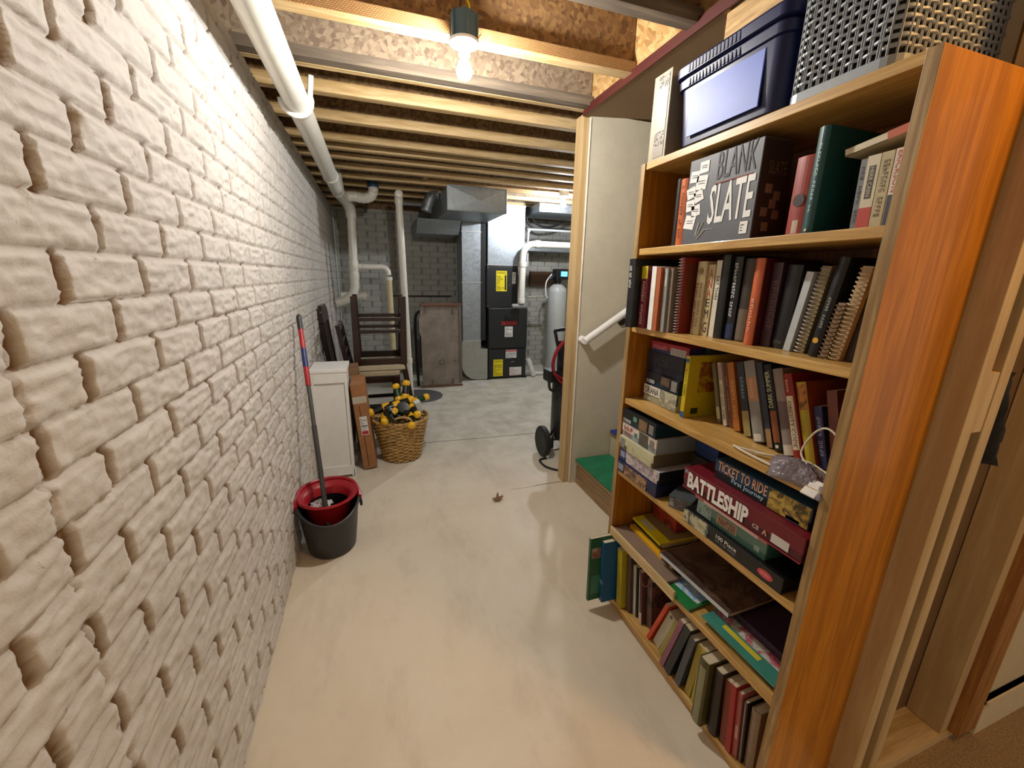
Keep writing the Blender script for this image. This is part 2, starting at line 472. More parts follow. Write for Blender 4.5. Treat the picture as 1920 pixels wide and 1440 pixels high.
def teeth_mat():
    k = N('toothed_lumber')
    w = k.n('ShaderNodeTexBrick'); w.inputs['Scale'].default_value = 1
    w.inputs['Brick Width'].default_value = .011; w.inputs['Row Height'].default_value = .006; w.inputs['Mortar Size'].default_value = .0016
    mp = k.coord((1, 1, 1), rot=(PI / 2, 0, 0)); k.l(mp, w.inputs['Vector'])
    w.inputs['Color1'].default_value = lin('#c9a26e'); w.inputs['Color2'].default_value = lin('#b78c58'); w.inputs['Mortar'].default_value = lin('#86623a')
    k.base(w.outputs['Color'], .7); k.bump(w.outputs['Fac'], -.6, .003); return k.m
TEETH = teeth_mat()
def joist(yf, label, x0=-.58, x1=3.69, flange=None, web=OSB, w=.062, h=.045, strip=None, zb=2.31):
    """an I-joist running across the passage; yf is the far edge of its lower flange"""
    t = thing('ceiling_joist', label, 'joist', (0, yf - w / 2, zb), group='floor joists under the subfloor')
    flange = flange or LUMBER
    MB().box(x0, x1, -w / 2, w / 2, 0, h).build('lower_flange', flange, t, bevel=.002)
    MB().box(x0, x1, -.006, .006, h - .004, .247).build('web', web, t)
    MB().box(x0, x1, -w / 2, w / 2, .245, .288).build('upper_flange', flange, t)
    if strip is not None:
        MB().box(x0, x1, -w / 2 - .003, -w / 2, .002, h).build('toothed_face', strip, t, label='flange face pressed with rows of small teeth')
    return t
joist(1.06, 'greyish joist overhead nearest the camera, above the bookcase end', x1=1.2, flange=OLDWOOD)
joist(1.51, 'weathered grey joist running into the upper right corner, nearer than the blue lamp box', x1=1.2, flange=OLDWOOD)
joist(1.92, 'yellow joist with a toothed flange right behind the near bare bulb', x1=1.2, strip=TEETH)
joist(2.30, 'dusty grey-webbed joist that meets the top of the stair partition post', x1=1.2, flange=OLDWOOD, web=OSBG)
led = MB().box(-.58, 1.225, 2.302, 2.34, 2.309, 2.372).build('ceiling_ledger', LUMBER, loc=(.3, 2.32, 2.31), bevel=.002)
tag(led, 'orange-edged lumber strip fixed behind the grey-webbed joist over the partition post', 'lumber')
words_ = ['first', 'second', 'third', 'fourth', 'fifth', 'sixth', 'seventh', 'eighth', 'ninth', 'tenth']
for i, (yf, hh) in enumerate([(2.65, .058), (3.06, .056), (3.46, .05), (3.67, .038), (3.93, .038), (4.27, .045), (4.64, .04), (5.03, .04), (5.43, .04), (5.84, .04)]):
    joist(yf, 'pale pine ceiling joist, %s one beyond the orange-edged lumber strip' % words_[i], h=hh, w=.055, flange=LUMBER, web=OSB if i < 4 else OSBG)
# wooden bridging boards between the first joists
for x, label in ((.55, 'short wood blocking between two joists above the big duct'),):
    b = MB().box(x, x + .035, 4.28, 4.575, 2.33, 2.55).build('joist_blocking', LUMBER_Y, loc=(x, 4.4, 2.33)); tag(b, label, 'lumber')

# ------------------------------------------------------------------ stair partition, soffit, walls on the right
struct('wall_stair', MB().box(1.236, 3.7, 2.318, 2.432, 0, 2.308), DRY)
pst = MB().box(1.198, 1.236, 2.333, 2.425, 0, 2.305).build('partition_post', LUMBER_Z, loc=(1.217, 2.38, 0), bevel=.002)
tag(pst, 'raw pine post capping the end of the beige partition beside the stairs', 'post')
bead = smooth_path([(1.236, 2.3165, .02), (1.2375, 2.316, .6), (1.2355, 2.316, 1.2), (1.237, 2.3165, 1.8), (1.236, 2.3165, 2.28)], 8)
struct('trim_7', MB().tube(bead, .0035, 6), plain('#ddd9cf', .7))
sof = MB().prism([(1.19, 2.285), (2.6, 2.40), (2.6, 2.425), (1.19, 2.31)], 1.32, 2.316, 'XZ')
struct('ceiling_stair', sof, plain('#8a7053', .8, 0, .03))
struct('trim_8', MB().box(1.182, 1.19, 1.02, 2.318, 2.283, 2.325), plain('#4a1a14', .5))
struct('wall_right', MB().box(1.215, 1.305, .56, 1.31, 0, 2.20).box(1.305, 3.6, 1.22, 1.305, 0, 2.31), DRY)
struct('trim_9', MB().box(1.21, 1.31, .555, 1.34, 2.20, 2.31), LUMBER_Y)
# stud wall beside the bookcase, seen edge-on at the right of the photograph
def stud(x0, label, y0=.46, y1=.548, mat=None):
    o = MB().box(x0, x0 + .038, y0, y1, .039, 2.25).build('wall_stud', mat or LUMBER_Z, loc=(x0 + .019, (y0 + y1) / 2, .039), bevel=.0015)
    return tag(o, label, 'stud', 'raw studs beside the bookcase')
stud(1.183, 'raw wall stud nearest the bookcase side, left of the dark slot')
stud(1.262, 'raw wall stud just right of the dark slot beside the bookcase')
stud(1.602, 'single raw stud at the right edge, beyond the empty wall bay')
for z0, z1, lb in ((1.09, 1.225, 'short pine spacer block wedged between two studs at chest height'), (.25, .36, 'low spacer block between the paired studs')):
    if z0 > 1:
        b = MB().box(1.2225, 1.2605, .462, .545, z0, z1).build('spacer_block', LUMBER_Z, loc=(1.24, .5, z0)); tag(b, lb, 'block')
struct('trim_10', MB().box(1.183, 3.4, .455, .55, 0.001, .038), LUMBER)
struct('trim_11', MB().box(1.2, 3.4, .46, .548, 2.25, 2.305), LUMBER)
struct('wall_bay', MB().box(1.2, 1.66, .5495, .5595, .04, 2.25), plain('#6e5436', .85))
struct('wall_room', MB().box(1.735, 3.4, .448, .546, .039, 2.25), plain('#c9b692', .8, 0, .03))
struct('trim_12', MB().box(1.642, 1.735, .436, .548, .0385, 2.25), wood('casing_wood', '#a9763c', '#8a5a28', 'Z', .5))
struct('baseboard_room', MB().box(1.735, 3.4, .434, .447, .012, .15).box(1.735, 3.4, .429, .447, .135, .15), plain('#d9c9a8', .5, 0, .03))

# ------------------------------------------------------------------ stairs and handrail
st = thing('staircase', 'wooden basement stairs with coloured carpet treads rising behind the bookcase', 'stairs', (1.27, 1.85, 0))
TREADWOOD = wood('stair_pine', '#a78a62', '#7d6344', 'Y', .65, ring=5)
for i in range(5):
    x = .26 * i; z = .185 * (i + 1)
    MB().box(x, x + .28, -.505, .458, z - .03, z - .004).build('tread', TREADWOOD, st, bevel=.003)
    MB().box(x + .012, x + .032, -.505, .458, z - .182, z - .031).build('riser', TREADWOOD if i == 0 else plain('#b9ad95', .8), st)
    if i < 2:
        MB().rbox(x - .006, x + .265, -.495, .45, z - .004, z + .006, .01).build('tread_mat', plain('#1f7a55' if i == 0 else '#1d3f9a', .95, 0, .12, bump=.5), st,
                 label='green carpet tread mat' if i == 0 else 'blue carpet tread mat')
    else:
        MB().box(x - .004, x + .265, -.495, .45, z - .004, z + .006).build('tread_mat', plain('#7a7266', .95), st)
for s_ in (-.505,):
    MB().prism([(0.0, 0), (1.2, 0), (1.2, .8), (.02, .02)], s_ - .02, s_, 'XZ').build('stringer', TREADWOOD, st)

hr = thing('handrail', 'white round handrail sloping up the beige stair partition', 'handrail', (1.25, 2.25, 1.02))
MB().tube([(0, 0, 0), (1.0, 0, .635)], .0235, 16).build('rail', WHITE, hr, smooth=True)
MB().tube(arc((.016, .004, .004), .012, 180, 90, 3, 'XY') + [(0.012, .067, .004)], .0235, 16).build('end_return', WHITE, hr, smooth=True)
for x in (.30, .85):
    MB().tube(smooth_path([(x, .006, .635 * x - .02), (x, .02, .635 * x - .06), (x, .062, .635 * x - .075)], 4), .007, 8).lathe([(0, 0), (.028, 0), (.028, .008), (0, .008)], (x, .059, .635 * x - .075), 14, axis='Y').build('bracket', plain('#3a2f28', .4, .6), hr, smooth=True)

# ------------------------------------------------------------------ lamps
GLOW = emit('glowing_lamp_globe', '#fffaf2', 1350.)
GLOW2 = emit('glowing_lamp_globe_far', '#f4f8ff', 1450.)
def lamp(loc, label, glow, boxcol):
    t = thing('bare_bulb_lamp', label, 'lamp', loc)
    bx = MB().lathe([(.050, .085), (.050, .17), (.046, .172), (0, .172)], n=16)
    for i in range(6):
        a = 2 * PI * i / 6; bx.box(-.004, .004, .049, .055, .09, .17, Matrix.Rotation(a, 4, 'Z'))
    b = bx.build('junction_box', plain(boxcol, .5), t, smooth=True)
    pl = MB().lathe([(0, .07), (.03, .07), (.056, .077), (.058, .086), (0, .086)], n=28).build('lampholder', WHITE, t, smooth=True)
    MB().lathe([(.016, .035), (.022, .04), (.024, .07), (0, .072)], n=20).build('socket', plain('#d9d9d4', .3), pl, smooth=True)
    MB().tube([(.012, -.012, .069), (.02, -.03, .069)], .003, 6).tube([(-.035, -.01, .073), (-.02, -.02, .071)], .0035, 6).build('screws', STEEL, pl)
    MB().lathe([(0, -.040), (.012, -.0385), (.022, -.033), (.0285, -.023), (.030, -.010), (.027, .004), (.020, .018), (.0145, .030), (.0135, .038), (0, .040)], n=28).build('bulb', glow, t, smooth=True)
    return t
l1 = lamp((.392, 1.786, 2.178), 'lit bare bulb hanging from a blue junction box on the nearest yellow joist', GLOW, '#3c5a6c')
MB().tube(smooth_path([(.02, .02, .17), (.03, .035, .22), (.015, .045, .27), (.03, .05, .36)], 5), .006, 8, flat=.5).build('cable', plain('#d9cf1c', .5), l1)
MB().tube(smooth_path([(-.012, .01, .17), (-.005, .03, .23), (.02, .05, .30)], 5), .004, 8).build('wire', plain('#3b2a1a', .5), l1)
MB().tube(smooth_path([(.05, .03, .1), (.075, .04, .14), (.09, .045, .125), (.12, .05, .115)], 5), .002, 6).build('bare_wire', plain('#c89a4a', .4, .8), l1)
l2 = lamp((2.115, 4.5, 2.215), 'lit bare bulb in a white fixture far back beside the partition post', GLOW2, '#c9cbcc')
MB().tube(smooth_path([(0, 0, .17), (.05, .03, .21), (.14, 0, .2), (.3, .05, .16)], 5), .005, 8).build('cable', WHITE, l2)

# ------------------------------------------------------------------ drain pipes on the left
def hub(mb, c, d, r, w=.05):
    c = Vector(c); d = Vector(d).normalized()
    return mb.tube([c - d * w / 2, c - d * (w / 2 - .004), c + d * (w / 2 - .004), c + d * w / 2], [r * .98, r, r, r * .98], 24)
R4 = .057
dp = thing('drain_pipe', 'long white plastic drain pipe hung along the top of the left wall', 'pipe', (-.3, 2.5, 2.2))
P0 = Vector((-.325, -1.2, 2.215)); P1 = Vector((-.262, 4.62, 2.19)); O_ = Vector((-.3, 2.5, 2.2))
def rel(p): return tuple(Vector(p) - O_)
def on(t): return P0 + (P1 - P0) * t
D0 = (P1 - P0)
MB().tube([rel(P0), rel(P1)], R4, 28).build('pipe', PVC, dp, smooth=True)
for yy in (2.47, 4.0):
    t_ = (yy + 1.2) / 5.82
    m_ = hub(MB(), rel(on(t_)), D0, R4 + .007, .07); m_.build('coupling', PVC, dp, smooth=True)
hk = MB()
c_ = Vector(rel(on((2.42 + 1.2) / 5.82)))
hk.tube([c_ + Vector((math.cos(rad(a)) * .068, 0, math.sin(rad(a)) * .068)) for a in range(-180, 40, 20)] + [c_ + Vector((.075, 0, .11))], .006, 8, flat=2.).build('hanger_strap', WHITE, dp)
wy = MB().tube([rel((-.262, 4.62, 2.19)), rel((-.235, 4.9, 2.185))], R4 + .004, 24)
wy.tube([rel((-.25, 4.72, 2.19)), rel((-.255, 4.60, 2.26)), rel((-.26, 4.50, 2.33))], R4 - .004, 20)
wy.build('wye_fitting', PVC, dp, smooth=True)
bend = MB().tube([rel(p) for p in [(-.235, 4.9, 2.185), (-.21, 5.06, 2.175), (-.185, 5.19, 2.14), (-.172, 5.245, 2.08), (-.17, 5.25, 2.02)]], R4 + .002, 22)
bend.build('elbow', PVC, dp, smooth=True)
MB().tube([rel((-.17, 5.25, 2.05)), rel((-.185, 5.25, 1.54))], .047, 24).build('riser_pipe', PVC, dp, smooth=True)
tt = hub(MB(), rel((-.185, 5.25, 1.5)), (0, 0, 1), .054, .11)
tt = hub(tt, rel((-.187, 5.25, 1.38)), (0, 0, 1), .053, .09); tt.tube([rel((-.186, 5.25, 1.5)), rel((-.187, 5.25, 1.3))], .047, 20)
tt.tube([rel((-.185, 5.25, 1.49)), rel((-.09, 5.25, 1.49))], .036, 18)
tt.build('sanitary_tee', PVC, dp, smooth=True)
MB().tube([rel(p) for p in [(-.187, 5.25, 1.33), (-.19, 5.25, 1.26), (-.21, 5.25, 1.19), (-.26, 5.26, 1.13), (-.33, 5.28, 1.09), (-.40, 5.3, 1.07)]], .051, 22).build('lower_elbow', PVC, dp, smooth=True)
co = MB().tube([rel((-.36, 5.4, 1.14)), rel((-.11, 5.4, 1.15))], .05, 20); co = hub(co, rel((-.10, 5.4, 1.15)), (1, 0, .02), .056, .06)
co.tube([rel((-.07, 5.4, 1.15)), rel((-.045, 5.4, 1.15))], .024, 6); co.build('cleanout', PVC, dp, smooth=True)

br = thing('branch_drain', 'corrugated white branch pipe curving up to a blue collar under the joists', 'pipe', (-.05, 4.95, 2.2))
prof_r = []; pts = []
path = smooth_path([(-.15, 0, -.005), (-.06, .0, .0), (.02, 0, -.01), (.09, -.01, .005), (.125, -.02, .05), (.13, -.02, .11)], 6)
for i, p in enumerate(path): prof_r.append(.05 + (.005 if i % 3 == 0 else 0)); pts.append(p)
MB().tube(pts, prof_r, 20).build('pipe', PVC, br, smooth=True)
MB().tube([(.13, -.02, .10), (.13, -.02, .17)], .057, 20).build('collar', plain('#27425e', .5), br, smooth=True, label='dark blue collar')
vt = thing('vent_pipe', 'thin off-white pipe with an elbow going down behind the stacked chairs', 'pipe', (.19, 5.25, .7))
MB().tube([(-.275, 0, .79), (-.05, 0, .79), (-.02, 0, .78), (.005, 0, .745), (.01, 0, .70)], .034, 18).build('elbow_run', PVC, vt, smooth=True)
m_ = hub(MB(), (.011, 0, .66), (0, 0, 1), .042, .04); m_.build('coupling', PVC, vt, smooth=True)
MB().tube([(.011, 0, .68), (.02, 0, -.7)], .036, 18).build('lower_pipe', PVC_OLD, vt, smooth=True, label='yellowed lower pipe')

tp = thing('sump_discharge_pipe', 'tall white vertical pipe standing on the dark sump lid', 'pipe', (.362, 4.8, .012))
MB().tube([(0, 0, 0), (-.032, 0, 2.17)], .037, 22).build('pipe', PVC, tp, smooth=True)
m_ = hub(MB(), (-.032, 0, 2.16), (0, 0, 1), .043, .08)
m_.tube([(-.032, -.055, 2.215), (-.032, .05, 2.215)], .041, 22); m_.lathe([(0, -.068), (.03, -.066), (.042, -.055)], (-.032, 0, 2.215), 22, axis='Y').build('end_tee', PVC, tp, smooth=True)
m_ = hub(MB(), (-.006, 0, .42), (0, 0, 1), .044, .06); m_.tube([(-.006, 0, .42), (-.03, -.06, .47)], .012, 10).build('check_valve', PVC, tp, smooth=True)
m_ = MB().tube(smooth_path([(-.03, .01, .30), (-.08, .0, .33), (-.16, -.02, .40), (-.2, 0, .43)], 5), .022, 12); m_.build('side_hose', PVC, tp, smooth=True)
sl = MB().lathe([(0, .012), (.26, .012), (.275, .006), (.275, 0), (0, 0)], n=40).build('sump_cover', plain('#57585a', .6), loc=(.46, 4.76, 0), rot=(0, 0, 0), smooth=True)
tag(sl, 'dark grey round sump lid on the floor at the foot of the tall white pipe', 'lid')

# ------------------------------------------------------------------ ducts
dt = thing('supply_duct', 'large shiny sheet metal duct box with cross-creased end under the joists', 'duct', (1.115, 4.5, 2.07))
m_ = MB().box(-.315, .315, .0, 1.5, 0, .238)
m_.add([(-.315, 0, 0), (.315, 0, 0), (.315, 0, .238), (-.315, 0, .238), (.03, -.014, .11)], [(0, 1, 4), (1, 2, 4), (2, 3, 4), (3, 0, 4)]); m_.build('duct_body', GALV, dt)
m_ = MB()
for a, b in (((-.32, -.004, .0), (.32, -.004, 0)), ((-.32, -.004, .238), (.32, -.004, .238)), ((-.32, -.004, 0), (-.32, -.004, .238)), ((.32, -.004, 0), (.32, -.004, .238))): m_.tube([a, b], .006, 6)
m_.build('end_flange', GALV, dt)
rp = MB().hexa([(-.55, .9, -.16), (-.02, .9, -.16), (-.02, 1.5, -.16), (-.55, 1.5, -.16)], [(-.55, .75, -.003), (-.02, .75, -.003), (-.02, 1.5, -.003), (-.55, 1.5, -.003)]).build('rear_duct', GALV, None); rp.location = (1.115, 4.5, 2.07); tag(rp, 'dim sheet metal duct behind and below the big shiny duct box', 'duct')
fd = thing('round_duct', 'short round galvanized elbow duct left of the big duct box', 'duct', (.66, 5.0, 2.2))
m_ = MB().tube(smooth_path([(-.02, 0, -.09), (0, 0, -.02), (.03, .0, .05), (.07, .02, .09), (.11, .03, .10)], 3), .062, 18); m_.build('elbow', GALV, fd)
m_ = MB()
for p, d in (((-.012, 0, -.06), (.3, 0, 1)), ((.012, 0, .01), (.4, 0, 1)), ((.05, .01, .075), (1, 0, .8))): hub(m_, p, d, .066, .012)
m_.build('seam_ring', GALV, fd, smooth=True)
rd = thing('return_duct', 'tall narrow sheet metal return duct with a curved boot at the floor', 'duct', (1.24, 5.35, 0))
MB().box(-.12, .128, 0, .3, .55, 2.07).build('duct_body', GALV, rd, bevel=.003)
for z in (.55, 1.32, 1.95): MB().box(-.125, .133, -.006, .305, z, z + .014).build('joint_band', plain('#c4c6c8', .4, .8), rd)
MB().prism([(-.135, .55), (-.135, .22)] + [(-.135 + .21 - .21 * math.cos(rad(a)), .22 - .21 * math.sin(rad(a))) for a in range(15, 91, 15)] + [(.225, .01), (.225, .44), (.13, .445), (.13, .55)], -.005, .36, 'XZ').build('curved_boot', plain('#a9aba6', .4, .55), rd, bevel=.002)
blk = MB().box(1.376, 1.440, 5.36, 5.8, .56, 2.066).build('black_strip', plain('#141517', .7), loc=(1.41, 5.5, .56)); tag(blk, 'black strip between the return duct and the furnace', 'duct')  # plain black box filling the space between return duct and furnace

# ------------------------------------------------------------------ furnace
CASE = plain('#1a1d20', .45, 0, .05)
YEL = plain('#e6d416', .5); LBL = plain('#d9d9d6', .55); INK = plain('#1a1a1a', .6); REDP = plain('#8f1e26', .45)
fu = thing('furnace', 'dark grey two-door furnace with yellow warning labels against the far wall', 'furnace', (1.755, 5.34, 0))
MB().box(-.285, .285, .02, .66, .02, .995).build('cabinet', CASE, fu, bevel=.004)
d1 = MB().prism([(-.28, .445), (.28, .445), (.28, .975), (.26, .992), (-.26, .992), (-.28, .975)], -.012, .02, 'XZ').build('upper_door', CASE, fu, bevel=.006)
d2 = MB().box(-.275, .275, -.008, .02, .025, .425).build('lower_door', CASE, fu, bevel=.006)
MB().box(-.295, -.255, -.01, .05, 0, .02).box(.255, .295, -.01, .05, 0, .02).box(-.295, .295, .5, .6, 0, .02).build('base_rail', BLACK, fu)
MB().box(-.29, .29, -.01, .03, .993, 1.0).build('top_lip', plain('#6c7072', .4, .6), fu)
MB().rbox(-.115, .115, -.003, .003, -.028, .028, .002, M=Matrix.Translation((.01, -.015, .79))).build('name_badge', REDP, d1, bevel=.002)
lines(d1, plain('#d8b0b0', .5), (-.06, -.0195, .775), (.14, 0, 0), (0, 0, .03), 1, 'badge_lettering', 4)
m_ = MB().box(-.05, .065, -.0145, -.012, .60, .745).build('white_label', LBL, d1); lines(d1, INK, (-.04, -.0148, .605), (.095, 0, 0), (0, 0, .13), 7, 'label_print', 3)
MB().tube([(-.02, -.02, .885), (.03, -.02, .885)], .008, 8).tube([(-.02, -.012, .885), (-.02, -.02, .885)], .006, 8).build('door_latch', plain('#3c4043', .4), d1)
m_ = MB().box(-.21, -.07, -.011, -.008, .045, .285).build('yellow_label', YEL, d2); lines(d2, INK, (-.2, -.0113, .055), (.12, 0, 0), (0, 0, .16), 9, 'label_print', 5)
text('WARNING', INK, d2, (-.2, -.0113, .245), (.12, 0, 0), (0, 0, .028), 'label_heading')
MB().box(-.03, .13, -.011, -.008, .30, .415).build('white_label', LBL, d2); lines(d2, INK, (-.02, -.0113, .305), (.14, 0, 0), (0, 0, .075), 5, 'label_print', 6); MB().box(-.03, .13, -.0116, -.011, .39, .412).build('red_band', plain('#c9575c', .5), d2)
MB().box(.03, .21, -.011, -.008, .045, .165).build('white_label', LBL, d2); lines(d2, plain('#b04a4a', .6), (.04, -.0113, .05), (.16, 0, 0), (0, 0, .105), 6, 'label_print', 7)
MB().box(.05, .1, -.016, -.008, .24, .252).build('door_pull', STEEL, d2)
ac = thing('coil_cabinet', 'black cooling coil cabinet with a yellow label on top of the furnace', 'cabinet', (1.665, 5.34, 1.0))
MB().box(-.222, .222, .0, .6, 0.001, .55).build('cabinet', CASE, ac, bevel=.004)
MB().box(-.215, .215, -.008, 0, .01, .54).build('front_panel', CASE, ac, bevel=.003)
MB().box(-.09, .06, -.0105, -.008, .22, .485).build('yellow_label', YEL, ac); lines(ac, INK, (-.08, -.011, .235), (.11, 0, 0), (0, 0, .19), 10, 'label_print', 9); text('WARNING', INK, ac, (-.08, -.011, .445), (.13, 0, 0), (0, 0, .028), 'label_heading')
MB().box(.03, .052, -.0112, -.0105, .235, .43).build('black_margin', INK, ac)
MB().box(.135, .185, -.0105, -.008, .32, .47).build('white_label', LBL, ac); lines(ac, INK, (.14, -.011, .33), (.04, 0, 0), (0, 0, .13), 6, 'label_print', 10)
m_ = MB()
for x, z in ((-.2, .52), (.2, .52), (-.2, .03), (.2, .03), (.1, .3)): m_.lathe([(0, -.012), (.006, -.011), (.006, -.008)], (x, 0, z), 8, axis='Y')
m_.build('screws', STEEL, ac)
pm = thing('supply_plenum', 'bright galvanized plenum reflecting the lamp above the black coil cabinet', 'duct', (1.71, 5.34, 1.552))
MB().box(-.25, .26, 0, .55, 0, .756).build('plenum_body', GALV, pm, bevel=.003)
MB().box(-.256, .266, -.006, .0, .0, .012).box(-.256, .266, -.006, .0, .74, .756).build('joint_band', plain('#c4c6c8', .4, .8), pm)
td = MB().box(-.72, .85, 0, .62, 0, .10).build('trunk_duct', GALV, loc=None); tag(td, 'flat sheet metal trunk duct running right under the joists behind the far bulb', 'duct')
td.location = (2.75, 5.0, 2.2)
wd = MB().box(0, 1.5, 0, .3, 0, .14).build('wall_duct', GALV, loc=None); wd.location = (2.02, 5.72, 1.78); tag(wd, 'horizontal metal duct low behind the white pipe at the right of the furnace', 'duct')

fp = thing('flue_pipe', 'white plastic flue pipe bending from the furnace toward the right wall', 'pipe', (1.9, 5.2, 1.05))
pth = [(1.1, 0, .78), (.15, 0, .78)] + [(.15 - .15 * math.sin(rad(a)), 0, .63 + .15 * math.cos(rad(a))) for a in (22, 45, 68, 90)] + [(-.01, 0, .02)]
MB().tube(pth, .043, 20).build('pipe', PVC, fp, smooth=True)
for p, d in (((0, 0, .52), (0, 0, 1)), ((.2, 0, .78), (1, 0, 0)), ((-.01, 0, .05), (0, 0, 1))): hub(MB(), p, d, .051, .065).build('coupling', PVC, fp, smooth=True)
m_ = MB().tube([(-.14, .0, -.02), (.04, 0, -.015)], .03, 14); m_.build('drain_arm', plain('#8d9092', .5), fp, smooth=True)
for i, (pts, r, c, lb) in enumerate([
        ([(3.3, 5.3, 2.02), (2.1, 5.3, 2.02), (2.02, 5.3, 2.0), (2.0, 5.3, 1.93), (2.0, 5.3, 1.55)], .016, '#aeb2b2', 'grey conduit arching over the white flue pipe'),
        ([(2.02, 5.45, 2.25), (2.05, 5.45, 2.12), (2.16, 5.45, 2.05), (2.4, 5.45, 2.06), (3.2, 5.45, 2.05)], .013, '#17181a', 'black cable looping down beside the bright plenum'),
        ([(2.14, 5.6, 2.28), (2.2, 5.6, 2.16), (2.34, 5.6, 2.1), (2.55, 5.6, 2.13), (2.72, 5.6, 2.24)], .013, '#1b1c1e', 'second black cable sagging behind the far bulb'),
        ([(2.08, 5.62, 1.8), (2.08, 5.62, .6), (2.08, 5.62, .05)], .011, '#131313', 'thin black vertical line between furnace and water tank'),
        ([(2.02, 5.5, .95), (2.05, 5.48, .85), (2.03, 5.45, .75), (2.06, 5.5, .6)], .008, '#cfc98a', 'yellowed wire hanging beside the furnace side'),
        ([(2.12, 5.6, 1.13), (2.3, 5.6, 1.14), (2.44, 5.6, 1.14)], .014, '#9c9a90', 'short metal water pipe with a valve left of the tank'),
        ([(-.418, 6.0, 2.2), (-.418, 5.99, 1.4), (-.418, 5.98, .5)], .007, '#c9c9c4', 'thin pale conduit running down the far left corner of the basement'),
        ([(.25, 6.04, 1.12), (.7, 6.045, 1.12), (1.1, 6.04, 1.12)], .008, '#16110f', 'thin dark rod running level along the far wall above the brown table top'),
        ([(.42, 5.7, 2.283), (.8, 5.7, 2.283), (1.2, 5.7, 2.283)], .022, '#8f9294', 'grey pipe crossing under the far joists behind the tall white pipe'),
        ([(2.05, 5.45, .03), (2.4, 5.4, .035), (3.0, 5.2, .03)], .02, '#dcdcd6', 'white pipe lying along the floor right of the furnace')]):
    m_ = MB().tube(smooth_path(pts, 5), r, 10)
    o_ = m_.build('utility_line', plain(c, .45), loc=pts[0], smooth=True); tag(o_, lb, 'pipe' if i in (0, 5, 6, 7, 8, 9) else 'cable')
rl = MB().tube([(0, 0, 0.02), (-.09, .03, .27)], .04, 12); o_ = rl.build('plastic_roll', plain('#d5d6d3', .35), loc=None, smooth=True); o_.location = (2.17, 5.36, 0); tag(o_, 'white rolled plastic tube leaning beside the lower furnace door', 'tube')

ws = thing('water_tank', 'tall pale grey water softener tank with black control head', 'tank', (2.60, 5.6, 0))
MB().lathe([(0, .0), (.13, .0), (.14, .04), (.14, 1.2), (.13, 1.255), (.09, 1.30), (.04, 1.325), (0, 1.33)], n=32).build('tank', plain('#aeb2b0', .4, 0, .02), ws, smooth=True)
MB().lathe([(0, 1.32), (.05, 1.32), (.05, 1.36), (.07, 1.37), (.07, 1.40), (0, 1.40)], n=20).build('neck', BLACK, ws, smooth=True)
MB().rbox(-.07, .17, -.1, .06, 1.385, 1.535, .02).build('control_head', BLACK, ws, bevel=.01)
MB().box(.0, .10, -.106, -.1, 1.43, 1.50).build('display', emit('lit_display_blue', '#5aa6e6', 2.), ws)
MB().tube(smooth_path([(-.07, -.04, 1.44), (-.14, -.05, 1.40), (-.17, -.04, 1.38)], 4), .03, 10).build('valve', BLACK, ws, smooth=True)
MB().tube(smooth_path([(-.12, -.05, 1.46), (-.21, -.06, 1.34), (-.2, -.05, 1.15), (-.16, -.02, 1.13)], 6), .009, 8).build('drain_tube', WHITE, ws, smooth=True)
ub = MB().box(2.33, 2.75, 6.03, 6.078, 1.28, 1.5).build('backing_board', plain('#5a4330', .8), loc=(2.54, 6.06, 1.28)); tag(ub, 'brown wooden board on the far wall behind the black control head', 'board')

# ------------------------------------------------------------------ brown table top standing on edge
tb = thing('table_top', 'worn brown table top stored on edge, underside outward, left of the return duct', 'table', (.80, 5.12, 0), rot=(-.03, 0, 0))
BOARD = N('table_underside'); _f = BOARD.noise(BOARD.coord((1, 1, 1)), 5, 5, .65)
BOARD.base(BOARD.ramp(_f, [(.3, '#6b625a'), (.55, '#857b70'), (.75, '#968d82')]), .55); BOARD = BOARD.m
DKW = wood('dark_mahogany', '#2e110d', '#1a0806', 'Z', .3, ring=5, coat=.12)
DKX = wood('dark_mahogany_cross', '#2e110d', '#1a0806', 'X', .3, ring=5, coat=.12)
MB().prism([(-.255, .03), (.25, .03), (.25, 1.04), (-.255, 1.04), (-.255, .93), (-.275, .88), (-.275, .72), (-.255, .66)], 0, .024, 'XZ').build('panel', BOARD, tb, bevel=.004)
MB().box(-.28, .262, -.018, .0, .0, .028).box(-.25, .255, -.03, .03, 1.04, 1.075).build('edge_rail', wood('table_rail', '#7a5542', '#5e3d2e', 'X', .5, ring=5), tb, bevel=.004)
MB().box(.232, .256, -.014, 0, .05, 1.02).box(-.2, -.18, -.014, 0, .95, 1.03).box(.15, .17, -.014, 0, .95, 1.03).box(-.13, -.118, -.012, 0, .028, .1).box(.13, .142, -.012, 0, .028, .1).build('batten', plain('#6a5f55', .6), tb)
for x, z in ((-.17, .66), (.2, .66), (-.1, .33), (.17, .35)): MB().box(x - .022, x + .022, -.006, 0, z - .006, z + .006).build('leg_plate', STEEL, tb)
MB().tube(arc((.0, -.016, .33), .035, 0, 360, 20), .003, 5).build('ring_stain', plain('#5a5149', .5), tb)
fc = thing('folding_chair', 'dark folded chair frame tucked upright behind the left edge of the brown table top', 'chair', (.53, 5.2, 0), rot=(-.05, 0, 0))
MB().tube(smooth_path([(-.03, 0, .01), (-.045, 0, .5), (-.04, 0, .85), (-.01, 0, .95), (.05, 0, .97)], 5), .018, 8).tube(smooth_path([(.05, .05, .01), (.03, .05, .5), (.04, .05, .93)], 5), .016, 8).build('frame', BLACK, fc, smooth=True)
MB().rbox(-.06, .03, -.012, .012, .25, .62, .008).build('seat', plain('#1d1513', .4), fc, bevel=.004)

